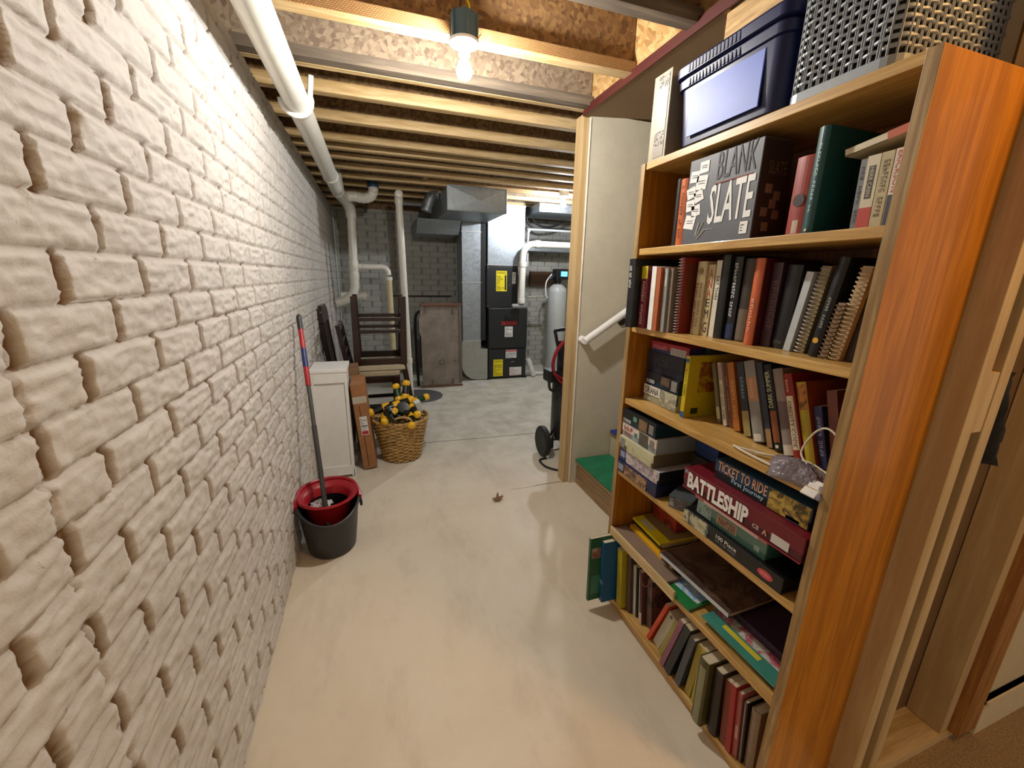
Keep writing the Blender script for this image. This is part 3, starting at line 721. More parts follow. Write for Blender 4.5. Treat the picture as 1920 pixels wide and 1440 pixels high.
# ------------------------------------------------------------------ counter chairs, stacked seat to seat
def counter_chair(name, label, loc, rot):
    t = thing(name, label, 'chair', loc, rot, 'stacked dark counter chairs')
    for sx in (-1, 1):
        for sy in (-1, 1):
            b = [(sx * .185 + a * .020 + (-.02 if sx < 0 else 0), sy * .19 + c * .021, 0) for a, c in ((-1, -1), (1, -1), (1, 1), (-1, 1))]
            u = [(sx * .185 + a * .027, sy * .19 + c * .025, .565) for a, c in ((-1, -1), (1, -1), (1, 1), (-1, 1))]
            MB().hexa(b, u).build('leg', DKW, t, bevel=.003)
    m_ = MB()
    for sy in (-1, 1):
        b = [(-.185 + a * .02, sy * .19 + c * .02, .565) for a, c in ((-1, -1), (1, -1), (1, 1), (-1, 1))]
        u = [(-.255 + a * .016, sy * .19 + c * .017, 1.0) for a, c in ((-1, -1), (1, -1), (1, 1), (-1, 1))]
        m_.hexa(b, u)
    for k in range(4):
        z = .66 + .095 * k; x = -.185 - .07 * (z - .565) / .435
        m_.box(x - .009, x + .009, -.18, .18, z, z + (.06 if k == 3 else .032))
    m_.build('backrest', DKX, t, bevel=.003)
    MB().box(-.175, .2, -.205, -.185, .51, .565).box(-.175, .2, .185, .205, .51, .565).box(-.2, -.18, -.19, .19, .51, .565).box(.18, .2, -.19, .19, .51, .565).build('apron', DKX, t, bevel=.002)
    m_ = MB()
    for z, xs in ((.17, 1), (.27, 1)):
        m_.box(-.185, .19, -.2, -.178, z, z + .03).box(-.185, .19, .178, .2, z, z + .03)
    m_.box(.175, .195, -.19, .19, .2, .235).box(-.205, -.185, -.19, .19, .13, .16)
    m_.build('stretcher', DKX, t, bevel=.002)
    MB().rbox(-.2, .215, -.215, .215, .567, .614, .03, taper=.006).build('cushion', plain('#b3a78c', .8, 0, .05, bump=.3), t, bevel=.012, seg=3, label='beige padded seat')
    return t
counter_chair('counter_chair', 'dark counter chair standing upright with the other chair upside down on it', (-.03, 3.72, 0), (0, 0, 0))
counter_chair('counter_chair', 'dark counter chair turned upside down on top of the other, legs in the air', (.035, 3.72, 1.231), (PI, 0, PI))
lc = thing('leaning_chair', 'dark chair back leaning on the left wall beside the stacked chairs, partly in plastic', 'chair', (-.32, 3.95, 0), rot=(0, -.10, 0))
MB().box(-.02, .02, -.24, -.2, 0, 1.1).box(-.02, .02, .16, .2, 0, 1.1).build('post', DKW, lc, bevel=.006)
MB().prism([(-.26, 1.0), (-.26, 1.10), (-.18, 1.145), (.14, 1.145), (.22, 1.10), (.22, 1.0)], -.022, .022, 'YZ').build('top_rail', DKX, lc, bevel=.008)
m_ = MB()
for k in range(5): m_.box(-.01, .01, -.17 + .07 * k, -.135 + .07 * k, .5, 1.02)
m_.box(-.015, .015, -.2, .16, .46, .51).box(-.015, .015, -.2, .16, .2, .24).build('slat', DKW, lc, bevel=.003)
def film(name, c, a, rough=.12):
    k = N(name); k.base(c, rough); k.b.inputs['Alpha'].default_value = a; k.bump(k.noise(k.coord((1, 1, 1)), 26, 3), .9, .02); return k.m
FILM = film('clear_plastic_film', '#dfe4e6', .38)
R = random.Random(4)
def crumple(nx, ny, f, seed=0, amp=.02):
    R = random.Random(seed); vs = []; 
    for i in range(nx + 1):
        for j in range(ny + 1):
            p = f(i / nx, j / ny); vs.append((p[0] + R.uniform(-amp, amp), p[1] + R.uniform(-amp, amp), p[2] + R.uniform(-amp, amp) * .6))
    fs = [(i * (ny + 1) + j, (i + 1) * (ny + 1) + j, (i + 1) * (ny + 1) + j + 1, i * (ny + 1) + j + 1) for i in range(nx) for j in range(ny)]
    return vs, fs
v_, f_ = crumple(10, 14, lambda a, b: (-.045 - .0 * a, -.30 + .16 * a, .62 + .48 * b), 3, .012)
m_ = MB().add(v_, f_); o_ = m_.build('plastic_wrap', FILM, lc, smooth=True); o_.modifiers.new('t', 'SOLIDIFY').thickness = .0015

# ------------------------------------------------------------------ white cabinet, cardboard boxes
wc = thing('white_cabinet', 'narrow white cabinet standing against the painted brick wall behind the mop bucket', 'cabinet', (-.31, 2.844, 0))
MB().box(-.108, .108, .012, .27, .03, .765).build('carcass', WHITE, wc, bevel=.002)
MB().box(-.118, .118, -.004, .285, .765, .79).build('top', WHITE, wc, bevel=.004)
MB().box(.094, .114, -.0, .012, .0, .765).box(-.114, -.094, .0, .012, .0, .765).box(-.094, .094, 0, .012, .695, .765).box(-.094, .094, 0, .012, .02, .09).build('face_frame', WHITE, wc, bevel=.002)
MB().box(.108, .122, .0, .03, .0, .06).box(.108, .122, .24, .27, .0, .06).build('foot', WHITE, wc)
CARD = plain('#9a6a42', .8, 0, .08, bump=.15)
cb = thing('cardboard_box', 'long flat cardboard box leaning upright beside the white cabinet, with a red and white label', 'box', (-.085, 2.925, 0), rot=(0, -.075, 0))
MB().box(-.055, .04, 0, .30, .012, .66).build('carton', CARD, cb, bevel=.002)
MB().box(-.0, .002, -.001, 0.0, .0, .0)
MB().box(-.028, .022, -.0012, 0, .28, .42).build('shipping_label', LBL, cb); MB().box(-.024, .018, -.002, -.0012, .285, .31).build('red_band', plain('#b3202c', .5), cb)
MB().box(-.024, .018, -.002, -.0012, .345, .352).build('black_band', INK, cb); lines(cb, INK, (-.024, -.0016, .36), (.042, 0, 0), (0, 0, .05), 4, 'label_print', 2); lines(cb, INK, (-.02, -.0016, .315), (.034, 0, 0), (0, 0, .026), 3, 'label_print', 8)
MB().box(-.055, .04, -.0015, 0, .52, .57).build('tape', plain('#b8b0a0', .25), cb)
MB().box(-.018, -.012, -.001, 0, .03, .5).build('flap_seam', plain('#5d3d24', .9), cb)
cb2 = thing('cardboard_box', 'second taller cardboard box leaning behind the labelled one', 'box', (-.12, 3.0, 0), rot=(0, -.07, 0))
MB().box(-.06, .02, .25, .5, .012, .70).build('carton', plain('#8c6a4c', .8), cb2, bevel=.002)
MB().box(-.04, .022, .2485, .25, .55, .65).build('printed_panel', plain('#a7a7a2', .5), cb2)

# ------------------------------------------------------------------ wicker basket full of toy blasters
WICK = N('woven_willow'); _v = WICK.coord((1, 1, 1)); WICK.base(WICK.ramp(WICK.noise(_v, 30, 4), [(.3, '#8d6a35'), (.7, '#d0aa68')]), .5); WICK = WICK.m
BX, BY = .146, 3.10
bk = thing('wicker_basket', 'round golden wicker basket filled with yellow and black toys', 'basket', (BX, BY, 0))
def brad(z): return .135 + .068 * (z / .33) ** 1.1
m_ = MB(); nst = 26
for k in range(23):
    z = .014 + k * .0139; r0 = brad(z); ps = []
    for j in range(nst * 4):
        a = 2 * PI * j / (nst * 4); ph = (-1 if (k % 2) else 1)
        rr = r0 + .0062 * ph * math.cos(a * nst / 2)
        ps.append((rr * math.cos(a) * 1.03, rr * math.sin(a) * .97, z + .0015 * math.sin(a * 5 + k)))
    m_.tube(ps, .0068, 6, closed=True)
m_.build('weave', WICK, bk, smooth=True)
m_ = MB()
for j in range(nst):
    a = 2 * PI * (j + .5) / nst
    m_.tube([(brad(z) * math.cos(a) * 1.03, brad(z) * math.sin(a) * .97, z) for z in (.0, .08, .16, .24, .33)], .0045, 6)
m_.build('stake', WICK, bk, smooth=True)
m_ = MB()
for ph in (0, PI):
    m_.tube([((brad(.335) + .004 * math.cos(18 * t + ph)) * math.cos(t) * 1.03, (brad(.335) + .004 * math.cos(18 * t + ph)) * math.sin(t) * .97, .335 + .006 * math.sin(18 * t + ph)) for t in [2 * PI * q / 120 for q in range(120)]], .0075, 6, closed=True)
m_.build('braided_rim', WICK, bk, smooth=True)
for s_ in (-1, 1):
    m_ = MB(); m_.tube(smooth_path([(s_ * 0 - .075, s_ * .19 - .0, .325), (-.06, s_ * .198, .375), (0, s_ * .2, .395), (.06, s_ * .198, .375), (.075, s_ * .19, .325)], 6), .0085, 8)
    m_.build('handle', WICK, bk, smooth=True)
MB().lathe([(0, .02), (.13, .02), (.133, .03), (0, .03)], n=24).build('base', WICK, bk)
TY = plain('#e8b51c', .35); TB = plain('#0e1512', .35); TG = plain('#123a1c', .4)
def toy(label, loc, rot, s=1., var=0):
    t = thing('toy_blaster', label, 'toy', loc, rot, 'yellow and black toys in the basket'); t.scale = (s, s, s)
    MB().lathe([(0, -.09), (.022, -.088), (.028, -.06), (.028, .03), (.024, .06), (.022, .09), (0, .092)], n=12, axis='X').box(-.05, .02, -.012, .012, -.035, 0).build('body', TB if var != 2 else TG, t, smooth=True)
    MB().lathe([(0, .084), (.022, .084), (.029, .094), (.030, .110), (.022, .124), (0, .130)], n=14, axis='X').build('muzzle', TY, t, smooth=True)
    MB().lathe([(.0285, -.03), (.0305, -.025), (.0305, .015), (.0285, .02)], n=14, axis='X').build('band', TY, t, smooth=True)
    MB().hexa([(-.075, -.011, -.10), (-.045, -.011, -.10), (-.045, .011, -.10), (-.075, .011, -.10)], [(-.06, -.011, -.01), (-.025, -.011, -.01), (-.025, .011, -.01), (-.06, .011, -.01)]).build('grip', TB, t, bevel=.004)
    return t
TO = [((-.115, -.12, .385), (.2, .9, 2.3), 1.0, 0, 'toy with a round yellow tip hanging lowest over the left rim of the basket'),
      ((-.105, -.02, .425), (0, .25, 3.3), 1.1, 0, 'toy lying across the left rim of the basket with its pale tip pointing left'),
      ((-.02, -.03, .44), (.3, -.2, .35), 1.1, 0, 'toy lying across the middle of the heap above the basket handle'),
      ((.0, .07, .455), (.4, -1.1, 1.9), 1.0, 2, 'dark green toy with its yellow end up, left of the topmost one'),
      ((.05, .09, .465), (.1, -1.15, 1.2), 1.05, 0, 'topmost toy with its yellow ring pointing up at the back of the heap'),
      ((.09, -.05, .41), (.2, .2, -1.3), 1.0, 0, 'toy with a round yellow tip facing forward, right of the heap middle'),
      ((.08, -.11, .365), (.5, .35, -1.7), 1.0, 0, 'toy with a yellow tip just inside the front rim of the basket'),
      ((.12, .03, .44), (.9, -.2, .3), .95, 2, 'toy near the right rim of the basket behind the white card box'),
      ((-.05, -.09, .40), (1.2, .4, 3.9), 1.0, 0, 'toy with a square yellow panel above the lowest yellow tip'),
      ((.02, -.06, .36), (1.3, .1, .9), 1.0, 0, 'toy mostly buried behind the basket handle')]
for p, r_, s_, v_, lb in TO: toy(lb, (BX + p[0], BY + p[1], p[2]), r_, s_, v_)
wl = thing('toy_disc', 'black toy wheel with an olive hub lying on the toys in the basket', 'toy', (BX + .02, BY - .07, .425), (.9, .15, .1))
MB().lathe([(.028, -.012), (.045, -.014), (.05, -.006), (.05, .006), (.045, .014), (.028, .012)], n=24).build('tyre', TB, wl, smooth=True)
MB().lathe([(0, -.009), (.028, -.009), (.028, .009), (0, .009)], n=20).build('hub', plain('#6b5f16', .5), wl)
bl = MB().box(-.022, .022, -.018, .018, -.055, .055).build('white_card_box', plain('#d4d7dc', .5), loc=None, bevel=.002); bl.location = (BX + .135, BY - .06, .425); bl.rotation_euler = (.35, -.35, .3)
tag(bl, 'small white card box stuck upright among the toys at the right of the basket', 'box')

# ------------------------------------------------------------------ mop bucket and mop
bu = thing('mop_bucket', 'dark grey mop bucket with a red wringer cone standing against the brick wall', 'bucket', (-.285, 2.078, 0), rot=(0, 0, rad(8)))
BG = plain('#2c2d2f', .42, 0, .04, bump=.08); BR = plain('#a01524', .35, 0, .04)
n = 56
def brim(a):
    """the rim dips toward the camera and rises to the back"""
    return .266 + .012 * math.sin(a) - .045 * max(0, -math.sin(a)) ** 2
vs, fs = [], []
rings = [(0., .108), (.03, .118), (.5, .134), (.94, .145), (1., .148)]
for side in (0, 1):
    seq = rings if side == 0 else rings[::-1]
    for tz, r in seq:
        for j in range(n):
            a = 2 * PI * j / n; rr = (r + .006 * max(0, 1 - abs((a % PI) - PI / 2) / .35) * 0) - side * .006
            z = (tz * brim(a) if tz > 0 else 0) + (.006 if side and tz == 0 else 0)
            vs.append((rr * math.cos(a) * 1.0, rr * math.sin(a) * 1.14, z))
m = len(rings) * 2
for i in range(m - 1):
    for j in range(n): fs.append((i * n + j, i * n + (j + 1) % n, (i + 1) * n + (j + 1) % n, (i + 1) * n + j))
fs.append(tuple(range(n - 1, -1, -1))); fs.append(tuple(range((m - 1) * n, m * n)))
MB().add(vs, fs).build('tub', BG, bu, smooth=True)
rimp = [(.148 * math.cos(2 * PI * j / n), .169 * math.sin(2 * PI * j / n), brim(2 * PI * j / n)) for j in range(n)]
MB().tube(rimp, .0075, 8, closed=True).build('rim', BG, bu, smooth=True)
# the wringer: a red funnel seated over the far half of the tub
wr = MB().lathe([(.070, .05), (.085, .08), (.104, .270), (.116, .283), (.138, .294), (.143, .284), (.122, .272), (.112, .262), (.10, .18), (.078, .07), (.070, .05)], (0.0, .022, 0), 40, sx=1.02, sy=1.05).build('wringer_cone', BR, bu, smooth=True)
MB().lathe([(0, .09), (.078, .09), (.086, .13), (.0975, .235), (.095, .235), (.082, .13), (0, .095)], (0, .022, 0), 28, sx=1.02, sy=1.05).build('basket_liner', plain('#111012', .4), bu, smooth=True)
MB().tube(smooth_path([(-.150, -.03, .262), (-.150, .02, .275), (-.132, .095, .288), (-.08, .155, .293), (0, .176, .295), (.08, .155, .293), (.132, .095, .288), (.150, .02, .275), (.150, -.03, .262)], 5), .012, 8, flat=1.4).build('carry_handle', BR, bu, smooth=True)
MB().box(.149, .162, -.045, .0, .215, .24).build('handle_clip', BLACK, bu, bevel=.003)
v_, f_ = crumple(9, 9, lambda a, b: (-.085 + .10 * a, -.045 + .09 * b, .235 + .03 * math.sin(a * 3.1) * math.sin(b * 3.1)), 9, .011)
cf = MB().add(v_, f_).build('clear_plastic_bag', film('shiny_clear_plastic', '#eef2f5', .5, .06), loc=None); cf.location = (-.285, 2.085, 0); cf.modifiers.new('t', 'SOLIDIFY').thickness = .001
tag(cf, 'shiny crumpled clear plastic lying in the red wringer of the mop bucket', 'plastic')
A0 = Vector((-.283, 1.975, .13)); A1 = Vector((-.40, 2.556, 1.169)); ax = (A1 - A0)
mp = thing('mop', 'telescoping mop handle, grey below and red above, leaning from the bucket to the brick wall', 'mop', tuple(A0), (0, 0, 0))
def seg_(a, b, r): return MB().tube([ax * a, ax * b], r, 16)
seg_(0, .47, .0125).build('lower_tube', plain('#3b3c3e', .4), mp, smooth=True)
seg_(.44, .66, .0105).build('middle_tube', plain('#46484a', .4), mp, smooth=True)
seg_(.655, .93, .0135).build('red_sleeve', plain('#a81f28', .4), mp, smooth=True)
seg_(.745, .835, .0142).build('blue_label', plain('#23306e', .4), mp, smooth=True)
m_ = seg_(.93, .995, .0145); m_.lathe([(0, -.013), (.013, -.008), (.0145, 0), (.013, .008), (0, .013)], tuple(ax * .995), 14, axis='X'); m_.build('grip_cap', plain('#2a2a2c', .45), mp, smooth=True)

# ------------------------------------------------------------------ air compressor behind the partition post
acx = thing('air_compressor', 'black upright air compressor on wheels half hidden behind the partition post', 'compressor', (1.47, 2.86, 0))
CB = plain('#2b2c2c', .35)
MB().lathe([(0, .085), (.08, .09), (.128, .13), (.135, .17), (.135, .60), (.125, .65), (.08, .69), (0, .705)], n=36).build('air_tank', CB, acx, smooth=True)
for x in (-.235, .20):
    w_ = MB().lathe([(.06, -.022), (.11, -.026), (.122, -.018), (.125, 0), (.122, .018), (.11, .026), (.06, .022)], (x, -.06, .126), 36, axis='X').build('wheel', plain('#161616', .6), acx, smooth=True)
    MB().lathe([(0, -.02), (.062, -.014), (.062, .014), (0, .02)], (x, -.06, .126), 20, axis='X').build('hub', BLACK, w_, smooth=True)
m_ = MB().tube([(-.24, -.06, .126), (.21, -.06, .126)], .009, 10).tube([(-.1, .05, 0.004), (-.1, .05, .12)], .012, 8).tube([(.1, .08, 0.004), (.1, .08, .12)], .012, 8)
m_.tube([(-.15, -.09, .24), (-.20, -.06, .13)], .01, 8).build('axle_frame', BLACK, acx, smooth=True)
m_ = MB().rbox(-.22, -.06, -.1, .04, .62, .71, .02).rbox(-.08, .14, -.10, .10, .70, .90, .03)
m_.tube(smooth_path([(-.2, -.05, .64), (-.2, -.08, .56), (-.13, -.1, .55), (-.12, -.12, .50)], 4), .012, 8).build('pump_motor', BLACK, acx, bevel=.006)
m_ = MB().tube(smooth_path([(-.10, -.1, .70), (-.19, -.12, .98), (-.17, -.12, 1.03), (.1, -.12, 1.03)], 6), .013, 10); m_.tube([(-.17, -.08, .93), (.1, -.08, .95)], .012, 8)
m_.build('push_handle', BLACK, acx, smooth=True)
m_ = MB()
for k, (cx, cz, rr, yy) in enumerate(((-.03, .80, .175, -.12), (-.015, .79, .195, -.145), (-.04, .78, .16, -.10))):
    m_.tube([(cx + rr * math.cos(t) , yy + .02 * math.sin(2 * t), cz + rr * 1.05 * math.sin(t)) for t in [2 * PI * q / 40 for q in range(40)]], .009, 8, closed=True)
m_.tube(smooth_path([(-.20, -.13, .70), (-.1, -.14, .62), (-.12, -.15, .45), (-.05, -.15, .36), (.1, -.14, .34)], 6), .009, 8)
hs = m_.build('air_hose', plain('#8a1526', .4), None, smooth=True); hs.location = (1.47, 2.86, 0); tag(hs, 'coiled dark red air hose hanging on the black compressor', 'hose')
m_ = MB().tube(smooth_path([(1.235, 2.72, .010), (1.17, 2.70, .009), (1.175, 2.58, .009), (1.26, 2.49, .009), (1.40, 2.47, .009)], 6), .008, 8)
o_ = m_.build('power_cord', BLACK, loc=(1.2, 2.6, 0), smooth=True); tag(o_, 'black cord looping on the floor beside the compressor wheel', 'cord')

# ------------------------------------------------------------------ small things on the floor
lf = thing('dead_leaf', 'curled dry brown leaf lying alone in the middle of the concrete floor', 'leaf', (.685, 2.245, .003), (0, 0, .5))
LEAF = plain('#8d6a4a', .8)
pts = []; lobes = 7
for i in range(28):
    a = 2 * PI * i / 28; r_ = .030 * (1 + .38 * math.cos(a * lobes)) * (1.25 if math.cos(a) > 0 else 1)
    pts.append((r_ * math.cos(a), r_ * .75 * math.sin(a), .004 + .010 * (r_ / .03) ** 2 * abs(math.sin(a * 2))))
MB().add([(0, 0, .002)] + pts, [(0, i + 1, (i + 1) % 28 + 1) for i in range(28)]).build('blade', LEAF, lf).modifiers.new('t', 'SOLIDIFY').thickness = .0012
MB().tube([(0, 0, .003), (.03, .004, .006), (.06, .012, .012)], .0015, 5).build('stem', plain('#5a3d28', .8), lf)
o_ = MB().box(-.07, .07, -.05, .05, .0005, .002).build('paper_sheet', plain('#d8dad8', .6), loc=None); o_.location = (1.33, 5.12, 0); o_.rotation_euler = (0, 0, .2); tag(o_, 'white paper lying on the floor in front of the curved duct boot', 'paper')
k_ = random.Random(2); sp = [(.5 + (.13 + k_.uniform(-.03, .03)) * math.cos(2 * PI * i / 14), 4.45 + (.09 + k_.uniform(-.03, .03)) * math.sin(2 * PI * i / 14)) for i in range(14)]
o_ = MB().prism(sp, .0003, .0012, 'XY').build('paint_spill', plain('#c9c5bb', .7), loc=None); tag(o_, 'pale dried paint spot on the concrete in front of the sump lid', 'stain')

# ------------------------------------------------------------------ the bookcase
bc = thing('bookcase', 'tall oak bookcase packed with books and games on the right', 'bookcase', (.91, .915, 0))
def bcx(y0, y1, z0, z1, x0=0., x1=.28): return (x0, x1, y0 - .915, y1 - .915, z0, z1)
SHZ = [1.508, 1.235, .954, .650, .357]
for y0, y1, lb in ((.513, .535, 'orange oak side panel'), (1.294, 1.316, 'far side panel')):
    MB().box(*bcx(y0, y1, 0, 1.785)).build('side_panel', OAK_Z, bc, bevel=.0015, label=lb)
MB().box(*bcx(.536, 1.293, 1.763, 1.785)).build('top_panel', OAK_Y, bc, bevel=.0015)
for z in SHZ: MB().box(*bcx(.536, 1.293, z - .022, z, .002, .272)).build('shelf', OAK_Y, bc, bevel=.0015)
MB().box(*bcx(.536, 1.293, .030, .050, .002, .272)).build('bottom_shelf', OAK_Y, bc, bevel=.0015)
MB().box(*bcx(.536, 1.293, .0, .0295, .012, .03)).build('kick_board', OAK_Y, bc, bevel=.001)
MB().box(*bcx(.536, 1.293, .0, 1.762, .273, .279)).build('back_panel', wood('oak_back', '#8a5428', '#6b3c18', 'Z', .5), bc)
for y0, y1 in ((.5125, .5355), (1.2935, 1.3165)):
    MB().box(*bcx(y0, y1, .001, 1.784, -.0035, .0)).build('edge_trim', wood('oak_edge', '#ad8f5e', '#8a6a3e', 'Z', .45), bc, bevel=.0008, label='paler front edging')

# ------------------------------------------------------------------ books
PAGES = plain('#cfc4a8', .8, 0, .04)
def COVER(c, rough=.42):
    return art(tuple(c[1:]), c[0], len(c), rough) if isinstance(c, tuple) else plain(c, rough, 0, .05)
def book(y, t, h, x, zb, tilt, depth, cover, label, group, ex=(), kind='hard', name='book', yaw=0.):
    """y: middle of the foot; spine faces the room (-x); tilt leans the head toward +y"""
    a = rad(tilt)
    root = thing(name, label, 'book', (x, y, zb + .5 * t * math.sin(abs(a)) + .0003), (-a, 0, yaw), group)
    w = .0024 if kind == 'hard' else .0010; o = .003 if kind == 'hard' else .0
    mb = MB()
    if kind == 'hard' and t > .014:
        n = 6; out = [( -.0045 * math.sin(PI * i / n), -t / 2 + t * i / n) for i in range(n + 1)]
        inn = [(.0012 + p[0], p[1] * (t - 2 * w) / t) for p in reversed(out)]
        poly = [(depth, -t / 2)] + out + [(depth, t / 2), (depth, t / 2 - w)] + inn + [(depth, -t / 2 + w)]
    else:
        poly = [(depth, -t / 2), (0, -t / 2), (0, t / 2), (depth, t / 2), (depth, t / 2 - w), (w, t / 2 - w), (w, -t / 2 + w), (depth, -t / 2 + w)]
    mb.prism(poly, 0, h, 'XY')
    mb.build('cover', COVER(cover), root)
    MB().box(w + .0004, depth - o - .001, -t / 2 + w + .0002, t / 2 - w - .0002, o * .7, h - o * .7).build('pages', PAGES, root)
    sx = -.0052 if (kind == 'hard' and t > .014) else -.0006
    for e in ex:
        if e[0] == 't':     # ('t', words, colour, z from, z to, direction, width fraction, sideways shift)
            _, s, c, z0, z1, d = e[:6]; wf = e[6] if len(e) > 6 else .55; sh = (e[7] if len(e) > 7 else 0) * t
            W = t * wf; m = plain(c, .5)
            if d == 'd': text(s, m, root, (sx, W / 2 + sh, h * z1), (0, 0, -h * (z1 - z0)), (0, -W, 0))
            elif d == 'u': text(s, m, root, (sx, -W / 2 + sh, h * z0), (0, 0, h * (z1 - z0)), (0, W, 0))
            else: text(s, m, root, (sx, W / 2 + sh, h * z0), (0, -W, 0), (0, 0, h * (z1 - z0)))
        elif e[0] == 'b':   # ('b', colour, z from, z to, width fraction)
            wf = e[4] if len(e) > 4 else 1.; W = t * wf / 2
            if kind == 'hard' and t > .014:
                p = MB(); n = 6; pts = [(-.0045 * math.sin(PI * (.5 - .5 * wf + wf * i / n)) - .0005, -W + 2 * W * i / n) for i in range(n + 1)]
                for i in range(n):
                    (x0, y0), (x1, y1) = pts[i], pts[i + 1]
                    p.add([(x0, y0, h * e[2]), (x1, y1, h * e[2]), (x1, y1, h * e[3]), (x0, y0, h * e[3])], [(3, 2, 1, 0)])
                p.build('spine_label', COVER(e[1]), root)
            else:
                MB().box(-.0004, 0, -W, W, h * e[2], h * e[3]).build('spine_label', COVER(e[1]), root)
        elif e[0] == 'c':   # ('c', colour, x0, x1, z0, z1) a printed patch on the cover that faces the camera
            MB().box(depth * e[2], depth * e[3], -t / 2 - .0004, -t / 2, h * e[4], h * e[5]).build('cover_print', COVER(e[1]), root)
        elif e[0] == 'ct':  # lettering on that cover
            text(e[1], plain(e[2], .5), root, (depth * e[3], -t / 2 - .0006, h * e[5]), (depth * (e[4] - e[3]), 0, 0), (0, 0, h * (e[6] - e[5])), 'cover_title')
        elif e[0] == 'coil':
            m = MB(); k = int(h / .009)
            for i in range(k):
                z = h * (i + .5) / k; m.tube([(-.002 + .008 * math.cos(q), (t / 2 + .001) * math.sin(q), z + .0016 * math.cos(q)) for q in [2 * PI * j / 10 for j in range(10)]], e[2] if len(e) > 2 else .0011, 5, closed=True)
            m.build('binding_coil', plain(e[1], .35, .6 if e[1] == '#b9b9b9' else 0.), root, smooth=True)
        elif e[0] == 'dot':
            MB().lathe([(0, 0), (t * e[3], 0), (t * e[3], -.0008), (0, -.0008)], (sx, 0, h * e[2]), 16, axis='X').build('spine_emblem', plain(e[1], .4), root)
    return root

def row(rows, zb, group, ymax):
    """rows of books from left (far) to right (near); the next one never cuts into the last"""
    pr, pt, ph = ymax, 0., 9.
    for r in rows:
        yl, yr, h, x, tilt, depth, cover, label = r[:8]; kw = r[8] if len(r) > 8 else {}
        t = (yl - yr) * math.cos(rad(tilt)); gap = .0009
        for z in (0, min(h, ph) * .97):
            over = (yl + z * math.tan(rad(tilt))) - (pr + z * math.tan(rad(pt))) + gap
            if over > 0: yl -= over; yr -= over
        book((yl + yr) / 2, t, h, x, zb, tilt, depth, cover, label, group, **kw)
        pr, pt, ph = yr, tilt, h

G2, G3, G4, G7 = 'books on the top shelf', 'books on the second shelf', 'books on the third shelf', 'books on the bottom shelf'
# top shelf, to the left and right of the grey game box
row([(1.172, 1.150, .205, .95, .5, .15, '#17161a', 'thin black book between the far side of the case and the orange one'),
     (1.146, 1.116, .199, .945, .8, .16, '#c2622a', 'orange book just left of the grey word game box', dict(ex=[('t', '~A HISTORY OF THE', '#7a2f12', .12, .9, 'd', .35)]))], 1.508, G2, 1.29)
row([(.768, .722, .170, .95, 0, .16, '#a8341c', 'orange-red book right of the grey word game box, two pale marks at its foot', dict(ex=[('b', '#8f2a17', .02, .98, .9), ('dot', '#2c1712', .45, .3), ('b', '#b9a58e', .03, .2, .3), ])),
     (.7205, .715, .172, .95, .5, .15, '#cdc9be', 'very thin white booklet squeezed left of the tall teal book', dict(kind='soft')),
     (.7135, .689, .214, .93, .3, .17, '#154a4c', 'tall dark teal book with small pale lettering on its spine', dict(ex=[('t', '~SELECTED WORKS OF', '#b9d4d0', .2, .85, 'd', .25), ('dot', '#d8d2b0', .035, .12)])),
     (.6285, .6155, .136, .955, 2, .11, '#6d6e70', 'slim grey paperback right of the teal book', dict(kind='soft', ex=[('t', '~THE LAST ONE', '#26272b', .1, .9, 'd', .45)])),
     (.6145, .5915, .138, .95, 1.5, .11, '#c9c0a4', 'cream paperback with a red foot on the top shelf', dict(kind='soft', ex=[('b', '#b23b2e', .02, .3), ('b', '#3b352c', .42, .86, .5), ('t', 'HERB CAEN', '#c9c0a4', .45, .84, 'd', .3)])),
     (.5905, .570, .139, .95, 1.3, .11, '#b3a67f', 'tan paperback between the red-footed one and the red-lettered one', dict(kind='soft', ex=[('t', '~COMPLETE GUIDE', '#6d6348', .15, .9, 'd', .5)])),
     (.5685, .551, .140, .95, 1.2, .11, '#cfc6b4', 'pale paperback with red letters next to the near side of the case', dict(kind='soft', ex=[('b', '#3a3d42', .02, .42, .9), ('t', 'ERICKSON', '#b5382c', .45, .97, 'd', .55)]))], 1.508, G2, .80)
hb = thing('book', 'cream and orange book lying flat on the paperbacks, sloping down to the left', 'book', (.95, .603, 1.6665), (rad(-9.5), 0, 0), G2)
MB().box(0, .12, -.052, .062, 0, .0012).box(0, .12, -.052, .062, .0138, .015).box(0, .0012, -.052, .062, .0, .015).build('cover', plain('#c9bd9e', .5), hb)
MB().box(-.0005, 0, -.052, -.012, 0, .015).build('spine_label', plain('#b0532c', .5), hb)
MB().box(.0014, .118, -.051, .061, .0014, .0136).build('pages', PAGES, hb)

